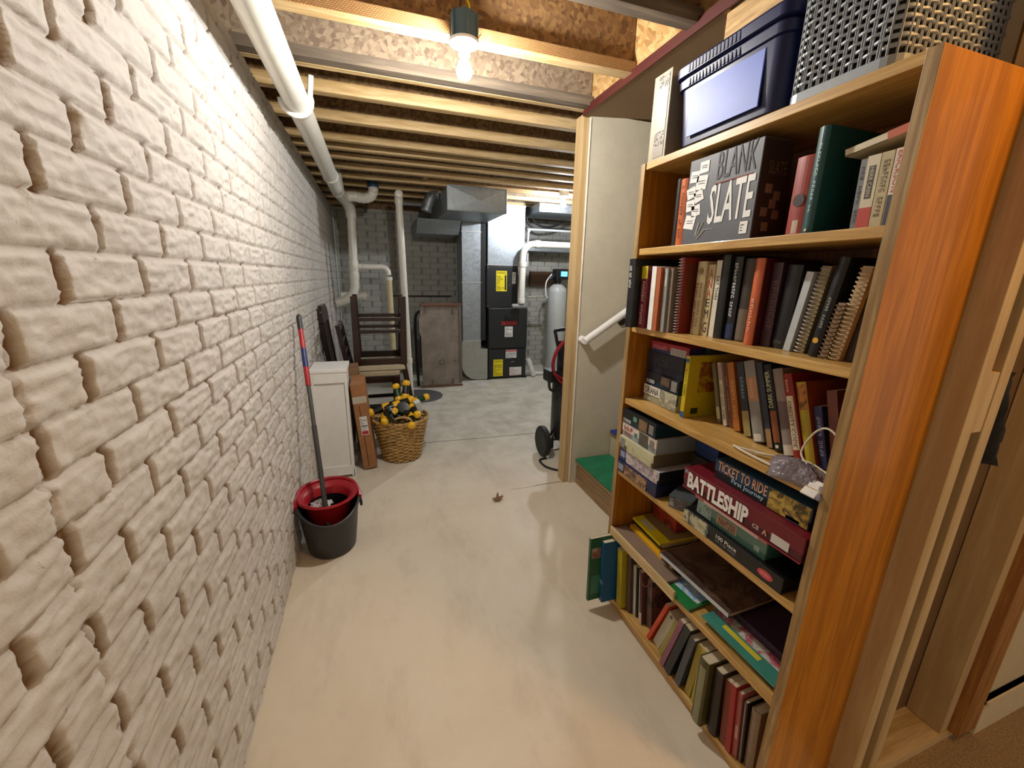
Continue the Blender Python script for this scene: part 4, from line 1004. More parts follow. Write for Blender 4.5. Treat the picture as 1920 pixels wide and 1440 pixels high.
# second shelf
bookdict = dict
row([(1.272, 1.236, .236, .868, 1.2, .20, '#101013', 'black hardback with white lettering sticking out at the far end of the second shelf', dict(ex=[('t', '~ALL THE LIGHT', '#e6e6e6', .58, .9, 'd', .4)])),
     (1.2345, 1.203, .212, .895, .8, .16, '#6a1420', 'maroon book with a yellow top to its spine', dict(kind='soft', ex=[('b', '#c9b827', .80, 1.), ('t', '~NATIONAL TREASURE', '#e0c9c4', .06, .76, 'd', .5)])),
     (1.190, 1.177, .211, .903, 1, .16, '#e9e8e4', 'first of two thin white books near the far end of the second shelf', dict(kind='soft')),
     (1.170, 1.157, .209, .895, 1, .16, '#f2efe6', 'second thin white book, left of the copper one', dict(kind='soft')),
     (1.152, 1.134, .206, .895, 1, .16, '#b0603a', 'thin copper-coloured book right of the thin white ones', dict(kind='soft')),
     (1.126, 1.108, .204, .905, 2, .15, '#8f908c', 'silver-grey plastic covered booklet', dict(kind='soft', ex=[('b', '#c9cac6', .72, .97, .4)])),
     (1.106, 1.092, .204, .912, 2, .15, '#7d7163', 'grey-brown booklet left of the red spiral cookbook', dict(kind='soft')),
     (1.089, 1.070, .236, .932, 1.6, .19, '#8a2c20', 'red cookbook with a grey spiral spine and curling ornament on its cover', dict(ex=[('coil', '#8b8d90', .0012), ('c', (9., '#7a1f18', '#8a2c20', '#6a3a1c', '#8a2c20'), .08, .95, .08, .92)])),
     (1.055, 1.020, .224, .968, .2, .17, '#c6b78f', 'cream hardback with two columns of red lettering', dict(ex=[('t', '~BEFORE AND AFTER', '#9c4a30', .08, .72, 'u', .3, .2), ('t', '~THE GREAT HOUSE', '#7c5a34', .12, .72, 'u', .22, -.22), ('dot', '#8f7f52', .87, .3)])),
     (1.018, .992, .214, .975, .3, .16, '#bfae86', 'tan book with large stacked capital letters, red above and black below', dict(kind='soft', ex=[('t', 'A', '#a8382a', .82, .94, 'h', .6), ('t', 'N', '#a8382a', .68, .80, 'h', .6), ('t', 'A', '#a8382a', .55, .66, 'h', .6), ('t', 'E', '#242220', .42, .53, 'h', .6), ('t', 'M', '#242220', .26, .38, 'h', .6), ('t', 'G', '#242220', .05, .2, 'h', .6)])),
     (.990, .969, .226, .978, .9, .16, '#d8d2bf', 'white book titled EAT THIN', dict(kind='soft', ex=[('t', 'EAT THIN', '#20211f', .5, .8, 'd', .5)])),
     (.967, .938, .240, .975, .8, .19, '#1d241f', 'tall dark green-black hardback with a pale top edge', dict(ex=[('b', '#111512', .02, .9, .96)])),
     (.936, .905, .234, .985, .5, .18, '#15161c', 'near-black hardback with spaced white title and a blue foot', dict(ex=[('b', '#26305a', .02, .2, .9), ('t', '~MASTERMIND: QUILT', '#d5d7da', .28, .93, 'd', .35)])),
     (.902, .870, .228, .990, .2, .17, '#3a3129', 'brown-grey hardback left of the copper spine', dict(ex=[('b', '#6b5f52', .02, .40, .96)])),
     (.843, .817, .226, .960, .1, .21, '#c4633c', 'shiny copper-orange hardback standing proud of its neighbours', dict(ex=[('t', '~SIMPLY', '#e8b79a', .15, .55, 'd', .3), ('c', '#4a1415', .02, .99, .0, 1.)])),
     (.812, .785, .215, .985, 0, .17, '#3d2028', 'dark plum paperback with faded lettering', dict(kind='soft', ex=[('t', '~REMEMBER', '#6b4a50', .2, .8, 'd', .5)])),
     (.783, .745, .208, .990, -2.5, .17, '#0e0d0f', 'thick black book with tiny figures near its foot', dict(ex=[('t', '~1/787', '#5f5a50', .06, .10, 'h', .6)])),
     (.738, .721, .192, .975, -7, .16, '#b9c0c4', 'silver-white slim book leaning right, beside the tan coil-bound one', dict(kind='soft')),
     (.714, .692, .204, .985, -7.2, .15, '#8d7a52', 'tan book with a silver wire coil at its foot', dict(kind='soft', ex=[('coil', '#b9b9b9', .0012)])),
     (.690, .672, .198, .993, -7.3, .15, '#1f2a20', 'dark green leaning book between the coil-bound one and the black one', dict(kind='soft')),
     (.668, .646, .222, .965, -7.3, .16, '#14151a', 'black leaning book with a round gold emblem near its foot', dict(ex=[('dot', '#d9a93a', .17, .3), ('t', '~DAILY BREAD', '#a5a89c', .3, .62, 'u', .3)])),
     (.640, .624, .125, .965, -7.4, .13, '#8f7658', 'short brown comb-bound booklet', dict(kind='soft', ex=[('coil', '#5c4630', .0014)])),
     (.622, .602, .202, .972, -7.4, .15, '#b9a27c', 'beige cookbook with a wide comb binding near the side panel', dict(kind='soft', ex=[('coil', '#c2ae8c', .0017)])),
     (.600, .582, .190, .985, -7.4, .14, '#2f2318', 'last dark brown book at the near end of the second shelf', dict(kind='soft'))], 1.235, G3, 1.292)

# third shelf
row([(1.050, 1.033, .209, .965, .5, .23, '#c9b31d', 'large yellow book with a blue foot, standing face half toward the room', dict(kind='soft', ex=[('b', '#2c5a9c', .0, .1), ('dot', '#2c5a9c', .93, .4), ('t', '~Frozen Yogurt', '#7a6a10', .35, .8, 'u', .5), ('c', (14., '#b8a01c', '#c9b31d', '#8a3a1a', '#c9b31d'), .2, .9, .4, .9), ('c', '#33401f', .12, .25, .05, .15)])),
     (.966, .951, .196, 1.045, 17.5, .13, '#7c7458', 'first leaning paperback right of the yellow book, olive with a pale label', dict(kind='soft', ex=[('b', '#c9c1a5', .06, .26, .9)])),
     (.937, .923, .202, 1.04, 17.5, .13, '#d5cdb8', 'thin leaning white paperback with a red band at the top', dict(kind='soft', ex=[('b', '#b39a9a', .72, .98, .9), ('t', '~LOVE YOUR LIFE', '#5c4a3c', .1, .66, 'u', .5)])),
     (.918, .902, .203, 1.045, 17.5, .13, '#6a3c30', 'dark reddish leaning paperback left of the orange-brown one', dict(kind='soft', ex=[('t', '~the secret', '#b08a6c', .25, .8, 'd', .4)])),
     (.891, .867, .212, 1.035, 17.8, .14, '#b06a24', 'orange-brown leaning paperback left of the dark slate one', dict(kind='soft', ex=[('t', '~OUR IRISH', '#e0b06a', .2, .75, 'u', .4)])),
     (.848, .823, .222, 1.03, 18.3, .14, '#28313c', 'dark slate leaning paperback with a yellowed foot', dict(kind='soft', ex=[('b', '#9c8a54', .0, .34), ('t', '~Novels', '#8aa0b0', .5, .8, 'd', .4)])),
     (.808, .772, .234, 1.02, 19.2, .16, '#8f8d8a', 'thick leaning grey library book with a peach panel', dict(ex=[('b', '#b88a6a', .5, .8, .98), ('b', '#d5d0c4', .01, .1, .7), ('t', '~MIDWAY', '#d8b08c', .54, .78, 'u', .4)])),
     (.762, .745, .238, 1.02, 19.5, .16, '#2b3444', 'blue-grey leaning book left of DARK SUMMER', dict(kind='soft', ex=[('b', '#9c7a54', .0, .22)])),
     (.740, .716, .238, 1.02, 19.8, .16, '#16181c', 'black leaning thriller titled DARK SUMMER with an orange lower spine', dict(ex=[('t', 'DARK SUMMER', '#cfd6ae', .50, .92, 'u', .62), ('b', '#8f4f2c', .10, .46, .8), ('b', '#e2e0d8', .035, .07, .4)])),
     (.713, .683, .232, 1.02, 19.8, .16, '#8e827c', 'mauve-grey leaning hardback beside DARK SUMMER', dict(ex=[('b', '#6d5c5c', .3, .62, .98), ('b', '#c9c2b4', .0, .12, .98)])),
     (.681, .655, .226, 1.015, 19.6, .15, '#8f2015', 'red leaning book with a white panel reading OBESITY CODE', dict(ex=[('b', '#d9cfb0', .12, .74, .72), ('t', 'OBESITY CODE', '#1c1a18', .15, .68, 'd', .38), ('t', '~FUNG', '#d8b0a0', .78, .93, 'd', .3)])),
     (.654, .628, .210, 1.02, 18.5, .15, '#b8a230', 'yellow leaning book with a face in orange at the top', dict(ex=[('b', (30., '#7a3a1a', '#c9863a', '#2c1a12', '#d8a04a'), .66, .97, .9), ('c', '#9c4a22', .0, .99, .0, 1.)])),
     (.626, .606, .155, 1.03, 17., .13, '#2c2f5c', 'short blue-violet leaning book behind the white cord', dict(kind='soft', ex=[('t', '~KETO GUIDE', '#b0b0d0', .2, .85, 'u', .5)])),
     (.604, .580, .20, 1.04, 15., .14, '#7a4034', 'brick red leaning book behind the plastic bag', dict(kind='soft')),
     (.578, .556, .19, 1.05, 6., .13, '#1c2730', 'last dark navy book in the near corner of the third shelf', dict(kind='soft'))], .954, G4, 1.06)

# bottom shelf
row([(1.284, 1.270, .30, .80, 2., .20, '#1f5a38', 'green picture book sticking far out at the left end of the bottom shelf', dict(kind='soft', ex=[('c', (25., '#b0a090', '#7a4a3c', '#d0c4b4'), .04, .36, .68, .84), ('c', '#3c7a5c', .05, .5, .1, .4)])),
     (1.262, 1.240, .285, .852, 3., .20, '#155a86', 'bright blue book sticking out beside the green one', dict(kind='soft', ex=[('b', '#7fa6c4', .30, .36), ('t', '~SCIENCE', '#4c90b8', .45, .8, 'd', .4)])),
     (1.216, 1.182, .262, .912, 6., .20, '#b5a524', 'yellow-green thick book on the bottom shelf near the blue one', dict(kind='soft')),
     (1.180, 1.152, .245, .935, 6.5, .19, '#4a342a', 'dark brown book right of the yellow-green one', dict()),
     (1.150, 1.134, .220, .948, 7., .18, '#c9c4b6', 'first narrow white spine on the bottom shelf', dict(kind='soft')),
     (1.132, 1.122, .222, .95, 7., .18, '#16120f', 'thin black spine between two white ones', dict(kind='soft')),
     (1.119, 1.106, .217, .955, 7., .18, '#d5d0c4', 'second narrow white spine on the bottom shelf', dict(kind='soft')),
     (1.100, 1.086, .226, .945, 7.2, .18, '#5a3a38', 'thin plum spine with a pale foot', dict(kind='soft', ex=[('b', '#c9b4b0', .0, .22)])),
     (1.080, 1.050, .205, .965, 7.3, .17, (14., '#3a2c26', '#7a5a54', '#2c3a34', '#8a6a5a'), 'dark patterned book just left of the leaning orange one', dict(kind='soft')),
     (1.034, 1.018, .238, .93, -19, .18, '#c9441c', 'thin bright orange book leaning to the right on the bottom shelf', dict(kind='soft')),
     (1.008, .972, .203, .94, -17.6, .18, '#bdb6a2', 'cream speckled book leaning after the orange one', dict(kind='soft', ex=[('b', '#3a5a3a', .9, .97, .3)])),
     (.964, .944, .212, .93, -16, .18, '#a39a4a', 'yellow-green thin leaning book', dict(kind='soft')),
     (.926, .906, .262, .905, -14.2, .2, '#8a5468', 'dusty pink tall book leaning right', dict(kind='soft')),
     (.900, .872, .262, .905, -13.6, .2, '#20242a', 'charcoal leaning book right of the dusty pink one', dict(kind='soft')),
     (.868, .844, .235, .91, -9, .18, '#4a4d54', 'slate grey leaning book', dict(kind='soft')),
     (.842, .818, .224, .922, -5.5, .18, '#a8963a', 'first of two mustard books in the middle of the bottom shelf', dict(kind='soft')),
     (.806, .784, .234, .915, -2.5, .18, '#bcab3c', 'second mustard book, further right and a bit taller', dict(kind='soft')),
     (.760, .722, .240, .885, .8, .22, '#4a4418', 'large olive hardback sticking out of the bottom shelf with white pages on top', dict(ex=[('b', '#8a8a6a', .0, .9, .6)])),
     (.712, .680, .232, .905, 2.6, .2, '#261a14', 'very dark brown book right of the olive one', dict()),
     (.672, .650, .222, .915, 4.4, .18, '#7a3018', 'brick-coloured thin book on the bottom shelf', dict(kind='soft')),
     (.645, .629, .230, .912, 4.8, .18, '#9c2420', 'bright red thin spine on the bottom shelf', dict(kind='soft')),
     (.627, .613, .220, .92, 5., .18, '#a85a58', 'faded pink-red thin spine beside the bright red one', dict(kind='soft', ex=[('b', '#d0a49c', .3, .5, .6)])),
     (.611, .599, .205, .925, 4.6, .17, '#2c1c18', 'thin dark book with a pale edge near the end of the bottom shelf', dict(kind='soft', ex=[('b', '#8f8578', .0, .99, .3)])),
     (.594, .566, .202, .935, 3., .17, '#8a7660', 'thick tan book closing the near end of the bottom shelf', dict())], .050, G7, 1.29)

# ------------------------------------------------------------------ boxed games and puzzles
def gbox(name, label, cat, x, yl, yr, z0, h, depth, col, group=None, side=None, tilt=0., yaw=0., front=(), lip=.62):
    """closed carton: lid over tray; yl..yr along the shelf (left to right), front face toward the room"""
    t = thing(name, label, cat, (x, (yl + yr) / 2, z0), (rad(-tilt), 0, yaw), group); w = (yl - yr) / 2
    lid = MB().box(-.001, depth + .001, -w - .001, w + .001, h * (1 - lip), h).build('lid', COVER(col), t, bevel=.0012)
    MB().box(.0005, depth - .0005, -w + .0005, w - .0005, 0, h * .98).build('tray', COVER(side or col), t, bevel=.001)
    if side: MB().box(.002, depth - .002, -w - .0016, -w - .001, h * (1 - lip) + .001, h - .001).build('side_print', COVER(side), t)
    for e in front:
        if e[0] == 'b':   # colour, from left fraction u0..u1, z0..z1
            MB().box(-.0018, -.001, w - 2 * w * e[3], w - 2 * w * e[2], h * e[4], h * e[5]).build('front_print', COVER(e[1]), t)
        elif e[0] == 't':
            text(e[1], plain(e[2], .45), t, (-.0022, w - 2 * w * e[3], h * e[5]), (0, -2 * w * (e[4] - e[3]), 0), (0, 0, h * (e[6] - e[5])), bold=.045 if 'BATTLE' in e[1] else .015)
        elif e[0] == 'oval':
            m = MB(); cy, cz = w - w * (e[2] + e[3]), h * (e[4] + e[5]) / 2; ry, rz = w * (e[3] - e[2]), h * (e[5] - e[4]) / 2
            m.prism([(cy + ry * math.cos(2 * PI * i / 28), cz + rz * math.sin(2 * PI * i / 28)) for i in range(28)], -.0018, -.001, 'YZ'); m.build('oval_badge', COVER(e[1]), t)
        elif e[0] == 'bars':
            m = MB(); k = 12; y0, y1 = w - 2 * w * e[1], w - 2 * w * e[2]
            m.add([(-.0019, y1, h * e[3]), (-.0019, y0, h * e[3]), (-.0019, y0, h * e[4]), (-.0019, y1, h * e[4])], [(3, 2, 1, 0)])
            m.build('barcode_label', LBL, t); m = MB(); R = random.Random(3)
            for i in range(k):
                a = y0 + (y1 - y0) * (i + .5) / k; m.add([(-.0022, a - abs(y1 - y0) / k * .22, h * (e[3] + .02)), (-.0022, a + abs(y1 - y0) / k * .22, h * (e[3] + .02)), (-.0022, a + abs(y1 - y0) / k * .22, h * (e[4] - .02)), (-.0022, a - abs(y1 - y0) / k * .22, h * (e[4] - .02))], [(0, 1, 2, 3)])
            m.build('barcode', INK, t)
    return t
# top shelf: grey word game
bs = thing('game_box', 'grey BLANK SLATE game box with white cards drawn on its front', 'game', (.925, .969, 1.508))
MB().box(0, .10, -.124, .124, .0005, .236).build('lid', plain('#56585e', .5, 0, .05), bs, bevel=.0015)
MB().box(.003, .0985, -.1247, -.124, .003, .233).build('side_print', plain('#3a2a22', .5), bs)
CH = plain('#e6e6e2', .6); DKG = plain('#2c2d31', .6)
def bf(u, z): return (-.0012, .124 - .248 * u, .236 * z)
text('SLATE', CH, bs, bf(.38, .21), (0, -.145, .004), (0, 0, .104), 'title', .012)
text('BLANK', DKG, bs, bf(.44, .70), (0, -.125, .002), (0, 0, .070), 'title')
MB().tube([bf(.42, .655), bf(.92, .668)], .0012, 5).build('underline', plain('#a4513c', .6), bs)
R = random.Random(12); m_ = MB(); k_ = MB()
for i, (u, z) in enumerate(((.24, .885), (.10, .80), (.22, .715), (.07, .62), (.20, .565), (.08, .47), (.18, .40), (.10, .27))):
    s = .021 if i in (2, 7) else .017; a = R.uniform(-.35, .35); c, y_, z_ = 0, .124 - .248 * u, .236 * z
    q = [(y_ + (p * math.cos(a) - r * math.sin(a)) * s, z_ + (p * math.sin(a) + r * math.cos(a)) * s * .9) for p, r in ((-1, -1), (1, -1), (1, 1), (-1, 1))]
    m_.add([(-.0012, p[0], p[1]) for p in q], [(3, 2, 1, 0)])
    for r in (-.12, .14): k_.tube([(-.0016, y_ - s * .6, z_ + r * s * 1.2), (-.0016, y_ + s * .6, z_ + r * s * 1.2 + .0015)], .0008, 4)
m_.build('printed_cards', CH, bs); k_.build('card_writing', DKG, bs)
m_ = MB()
for a, b in (((.22, .10), (.26, .25)), ((.24, .09), (.33, .26)), ((.25, .06), (.35, .155))): m_.tube([bf(*a), bf(*b)], .0012, 5)
m_.build('drawn_strokes', CH, bs)
MB().box(-.0014, -.0008, -.112, -.088, .015, .045).build('age_badge', CH, bs); lines(bs, DKG, (-.0017, -.091, .02), (0, -.018, 0), (0, 0, .02), 3, 'badge_print', 1)
lines(bs, plain('#8d8f94', .6), bf(.34, .145), (0, -.14, .002), (0, 0, .006), 1, 'small_print', 2)
m_ = MB()
for y_, z_ in ((.025, .12), (.055, .105), (.045, .085), (.02, .065), (.06, .06), (.03, .03)): m_.box(y_ - .0, y_ + .022, -.1254, -.1247, z_ - .009, z_ + .012)
m_.build('side_cards', plain('#8a6a52', .5), bs)
text('SLATE', plain('#7a5c46', .5), bs, (.025, -.1256, .155), (.06, 0, 0), (0, 0, .03), 'side_title')

GP = 'jigsaw boxes stacked on the third shelf'
gbox('puzzle_box', 'white-lettered picture puzzle box at the bottom of the third-shelf pile', 'puzzle', .975, 1.262, 1.078, .954, .064, .19, '#1c1b1c', GP, '#9c9a80', front=[('b', '#d9d6cc', 0, .5, .42, .98), ('b', (22., '#5a6a4a', '#c9c4a8', '#7a7a6a', '#e0dcc8'), .5, .98, .05, .98), ('t', 'ORIANA', '#3a2f2a', .03, .46, .50, .90), ('t', '1000', '#cfcfcf', .04, .22, .1, .3)])
gbox('puzzle_box', 'black 1000-piece puzzle box on the white-lettered one', 'puzzle', .975, 1.260, 1.082, 1.0185, .050, .19, '#141419', GP, '#14283a', front=[('t', '1000', '#d0d0d0', .06, .3, .15, .45), ('b', (26., '#4a4038', '#8a7a6a', '#2c2c30'), .5, .75, .3, .9), ('bars', .8, .96, .15, .85)])
gbox('puzzle_box', 'thick dark navy game box near the top of the third-shelf pile', 'game', .98, 1.266, 1.075, 1.069, .076, .19, '#1d1d28', GP, '#171a2c', front=[('t', '~LLLA', '#3c3c4c', .2, .62, .3, .75)])
gbox('puzzle_box', 'red box topping the third-shelf pile, with a pale barcode label', 'puzzle', .98, 1.252, 1.060, 1.1455, .040, .19, '#9c1f34', GP, '#232a52', front=[('bars', .55, .95, .1, .7), ('t', '~SPRINGBOK', '#d08a94', .05, .45, .3, .7)])
o_ = MB().box(1.05, 1.12, 1.052, 1.066, .9545, 1.185).build('thin_case', plain('#3a4c4c', .4), loc=(1.08, 1.06, .9545)); tag(o_, 'slim dark case standing between the yellow book and the puzzle pile', 'case')
GJ = 'jigsaw boxes stacked on the fourth shelf'
gbox('puzzle_box', 'blue and brown 1000-piece puzzle box at the bottom of the fourth-shelf pile', 'puzzle', .905, 1.288, 1.050, .650, .047, .19, '#16204a', GJ, '#151a3c', front=[('b', (30., '#5a3424', '#b08a6a', '#3a2018', '#c9a88a'), .2, .78, .05, .95), ('t', '1000', '#c4cfe0', .02, .17, .2, .8)])
gbox('puzzle_box', 'pale lavender puzzle box with city art, second from the bottom on the fourth shelf', 'puzzle', .912, 1.288, 1.052, .6975, .052, .19, '#c4c0c8', GJ, '#191a1f', front=[('b', (34., '#b8a8a8', '#8a7a90', '#d8d0c8', '#6a6a7a'), .18, .98, .05, .92), ('b', '#2c3c7a', .0, .16, .1, .95), ('t', '1000', '#c4cfe0', .02, .14, .3, .8)])
gbox('puzzle_box', 'cream and olive puzzle box in the middle of the fourth-shelf pile', 'puzzle', .905, 1.289, 1.082, .750, .052, .20, '#c5c2a0', GJ, '#6b5f48', front=[('b', (16., '#a8a878', '#c5c2a0', '#8a8a62'), .25, .97, .05, .6), ('bars', .03, .17, .2, .9)])
gbox('puzzle_box', 'pinkish white puzzle box with a dark square picture', 'puzzle', .912, 1.288, 1.082, .8025, .056, .20, '#d9c8c0', GJ, '#9aa4a8', front=[('b', (30., '#20221f', '#5a5a50', '#3a3a34'), .52, .78, .08, .92), ('t', '~DOG', '#a05a4a', .05, .34, .5, .88), ('t', '1000', '#a05a4a', .06, .3, .12, .42), ('b', '#3a8a7a', .38, .47, .35, .65), ('bars', .83, .95, .15, .85)])
gbox('puzzle_box', 'black 1000-piece puzzle box with a green badge on top of the fourth-shelf pile', 'puzzle', .908, 1.286, 1.090, .859, .054, .20, '#15181a', GJ, '#17323a', front=[('t', '1000', '#d8d8d8', .04, .28, .12, .38), ('b', (28., '#5a4434', '#8a7050', '#2c241c'), .52, .76, .1, .85), ('bars', .82, .95, .2, .8), ('b', '#5aa08a', .34, .45, .45, .78)])
gbox('game_box', 'dark box standing behind the puzzle pile on the fourth shelf', 'game', 1.04, 1.045, .945, .650, .16, .12, '#2c2420', None, '#2a211c')
gbox('game_box', 'bright blue box behind the puzzle pile, on the dark box', 'game', 1.05, 1.04, .945, .812, .075, .11, '#1d3c7a', None, '#1b3568')
gbox('game_box', 'small grey clear-topped card case lying at an angle beside the puzzle pile', 'game', .935, 1.00, .925, .650, .045, .09, '#4a5052', None, '#7a8284', yaw=.5, front=[('b', (30., '#8a9294', '#4a4a4c', '#c0a0a0'), .3, .95, .1, .9), ('t', '~III', '#dadada', .06, .24, .2, .8)])

GB = 'board games stacked on the fourth shelf'
gbox('game_box', 'flat black 100 Piece puzzle box at the bottom of the board game stack', 'puzzle', .912, .915, .575, .650, .046, .24, '#0f0f11', GB, '#101012', front=[('b', (26., '#1c3c4c', '#c9c4a0', '#0f1416', '#6aa0a8'), .0, .3, .04, .96), ('t', '100 Piece', '#dcdcda', .39, .60, .5, .78), ('t', '~48" X 36" PUZZLE', '#9a9a96', .39, .60, .28, .42), ('oval', '#c2464c', .80, .93, .28, .76), ('t', '~aaaaa', '#e8b8b8', .825, .905, .46, .60)])
gbox('game_box', 'teal dice game box under BATTLESHIP', 'game', .925, .878, .640, .6965, .052, .22, '#5c8076', GB, '#3c6a60', front=[('b', '#a98a72', .32, .62, .25, .8), ('t', 'YAHTZEE', '#5a3426', .34, .60, .32, .72), ('b', '#8fa8a0', .86, .93, .25, .55), ('b', (26., '#2c5a6a', '#a0b8b0', '#3a4a4a'), .0, .24, .1, .95)])
gbox('game_box', 'thin pink and white game box between the teal one and BATTLESHIP', 'game', .915, .885, .635, .749, .020, .22, '#c98f8c', GB, '#b07c78', front=[('b', '#e2d0ca', .15, .9, .1, .5)])
gbox('game_box', 'long maroon BATTLESHIP game box', 'game', .900, .925, .540, .7695, .066, .255, '#69111f', GB, '#4c0c17', front=[('t', 'BATTLESHIP', '#ebe8e4', .05, .62, .12, .90), ('b', '#c9c4c0', .80, .92, .14, .50), ('t', 'CE', '#d8c8c8', .66, .71, .25, .42), ('b', '#9a2a3c', .0, 1., .0, .05), ('b', '#8a8f94', .01, .04, .75, .92), ('t', '^', '#d8a080', .735, .77, .22, .42)])
gbox('game_box', 'TICKET TO RIDE First Journey game box on top of BATTLESHIP', 'game', .935, .845, .560, .836, .060, .24, '#1f4360', GB, '#14181c', front=[('t', 'TICKET TO RIDE', '#d9a584', .04, .60, .46, .95), ('t', 'First Journey', '#a9cfe6', .22, .58, .14, .42), ('b', (26., '#6a5a2a', '#c9a84a', '#3a3a2c', '#a86a4a'), .62, .99, .05, .97), ('b', '#8fa8c4', .80, .92, .04, .2)])
o_ = bpy.data.objects
# fifth shelf: things lying flat
SH6 = .357
def flat(name, label, x, yl, yr, z, t, depth, col, yaw=0., art_=None, hard=True, cat='book', spine=None):
    r = thing(name, label, cat, (x, (yl + yr) / 2, z), (0, 0, yaw), 'flat books on the fifth shelf'); w = (yl - yr) / 2
    MB().box(0, depth, -w, w, 0, .002).box(0, depth, -w, w, t - .002, t).box(0, .002, -w, w, .002, t - .002).build('cover', COVER(col), r)
    MB().box(.0022, depth - .003, -w + .003, w - .003, .0021, t - .0021).build('pages', PAGES, r)
    for i, (c, a, b, c0, c1) in enumerate(art_ or []): MB().box(depth * a, depth * b, w - 2 * w * c1, w - 2 * w * c0, t, t + .0004).build('cover_print', COVER(c), r)
    if spine: MB().box(-.0006, 0, -w + .002, w - .002, .001, t - .001).build('spine_label', COVER(spine), r)
    return r
pb = thing('wooden_board', 'long pale wooden board lying at the front edge of the fifth shelf, mauve-brown on top', 'board', (.897, 1.10, SH6 + .0005))
MB().box(0, .009, -.205, .188, -.008, .030).build('front_strip', wood('pale_pine', '#d6c093', '#bfa472', 'Y', .55), pb, bevel=.001)
MB().box(.0095, .078, -.15, .186, .001, .022).build('board', plain('#86705f', .6), pb, bevel=.001)
MB().tube(smooth_path([(-.004, -.03, -.012), (-.010, -.05, -.045), (-.008, -.075, -.055), (-.004, -.10, -.01)], 6), .0015, 6).build('red_cord', plain('#7a3028', .6), pb)
F6 = SH6
flat('book', 'blue picture book under the two yellow ones at the far end of the fifth shelf', .985, 1.285, 1.09, F6, .014, .18, '#1f4a9a')
flat('book', 'lower yellow book with an orange-yellow page edge, fifth shelf', .975, 1.270, 1.05, F6 + .0145, .018, .19, '#e0a81c', yaw=-.05, spine='#e0a81c')
flat('book', 'dark thin book between the two yellow ones', 1.0, 1.275, 1.09, F6 + .033, .022, .18, '#1a2420', yaw=-.03)
flat('book', 'upper bright yellow book lying on top at the far end of the fifth shelf', .99, 1.272, 1.085, F6 + .0555, .010, .19, '#e6d80c', yaw=-.04, art_=[('#8a7a50', .25, .98, .02, .98), ('#c9cdb0', .08, .22, .15, .55)])
gbox('game_box', 'red box at the back of the far end of the fifth shelf', 'game', 1.085, 1.26, 1.12, F6 + .068, .10, .08, (16., '#8a1f1a', '#a83a24', '#5a1412', '#b8684a'))
flat('book', 'large dark green book lying under the photo book', 1.03, 1.03, .72, F6, .03, .15, '#14402a')
flat('book', 'large glossy photo book with a silver spine lying on the green one', .955, 1.04, .735, F6 + .0555, .016, .22, (7., '#4a3a30', '#6a5444', '#3a2c28', '#7a6a58'), yaw=.04, spine='#c9ced6')
flat('book', 'thick dark book propping up the photo book', 1.0, 1.0, .77, F6 + .0305, .0245, .17, '#2a2018')
flat('book', 'green picture book with a blue and yellow cover at the front of the fifth shelf', .905, 1.005, .835, F6, .011, .10, '#1f7a3c', yaw=.08, art_=[((22., '#2c5a9c', '#8ab4d8', '#e0e4e8', '#b03a2c'), .42, .95, .05, .95), ('#e0b83a', .25, .98, .0, .26), ('#c9442c', .3, .5, .02, .09)])
flat('book', 'thin white booklet under the green picture book', .905, 1.03, .88, F6 + .0, .0, .09, '#d9d4c4') if False else None
flat('book', 'thick dark book under the teal magazine near the right end of the fifth shelf', .94, .800, .560, F6, .018, .21, '#241a1c', spine='#241a1c')
flat('magazine', 'teal magazine with pink and yellow print on the right part of the fifth shelf', .925, .795, .550, F6 + .0185, .006, .10, '#3f8a7c', yaw=.03, cat='magazine', art_=[('#d8c93a', .25, .42, .22, .72), ((24., '#3f8a7c', '#c9dccc', '#c2466a', '#5aa08c'), .5, .98, .02, .98)])
flat('book', 'dark purple book lying behind the teal magazine', 1.01, .790, .560, F6 + .0255, .026, .16, '#33203c', yaw=.02)

# ------------------------------------------------------------------ cord and gift bag on the third shelf
m_ = MB().tube(smooth_path([(1.02, .66, .962), (.96, .70, .965), (.925, .775, .962), (.930, .79, .960), (.918, .76, .962), (.915, .70, .961), (.912, .655, .962)], 8), .0028, 8)
m_.tube(smooth_path([(.95, .605, .985), (.975, .64, 1.0), (.985, .628, 1.05), (.98, .60, 1.075), (.975, .57, 1.065), (.97, .555, 1.03)], 8), .0024, 8)
m_.tube(smooth_path([(.935, .73, .962), (.985, .66, .97), (.99, .62, .975), (.975, .57, .972), (.96, .545, .975)], 8), .0022, 8)
o_ = m_.build('ribbon_loop', plain('#d8cfba', .55), loc=(.95, .66, .954), smooth=True); tag(o_, 'looped white cord lying on the near end of the third shelf', 'cord')
pbag = thing('plastic_bag', 'crumpled plastic bag with pink and white paper drooping over the third shelf edge', 'bag', (.92, .61, .956))
def bagf(a, b):
    y = .065 - .135 * a; s = b * 2 - 1
    return (.055 - .075 * b - .01 * math.sin(a * 7), y + .01 * math.sin(b * 5), .006 + .030 * math.cos(s * 1.3) * math.sin(PI * min(1, a + .12)) - .028 * max(0, b - .72) * 3)
v_, f_ = crumple(14, 12, bagf, 31, .004)
MB().add(v_, f_).build('bag_film', film('greyish_plastic_film', '#8f8790', .72, .2), pbag, smooth=True).modifiers.new('t', 'SOLIDIFY').thickness = .0012
MB().box(-.02, .012, .005, .04, -.002, .002, Matrix.Translation((0.008, .005, .006)) @ Matrix.Rotation(.25, 4, 'Y')).build('pink_paper', plain('#b07a9a', .6), pbag, bevel=.002)
MB().box(-.022, .022, -.068, -.035, -.003, .003, Matrix.Translation((-.004, .0, -.004)) @ Matrix.Rotation(-.7, 4, 'Y')).build('white_paper', plain('#e0dcd4', .6), pbag, bevel=.002)

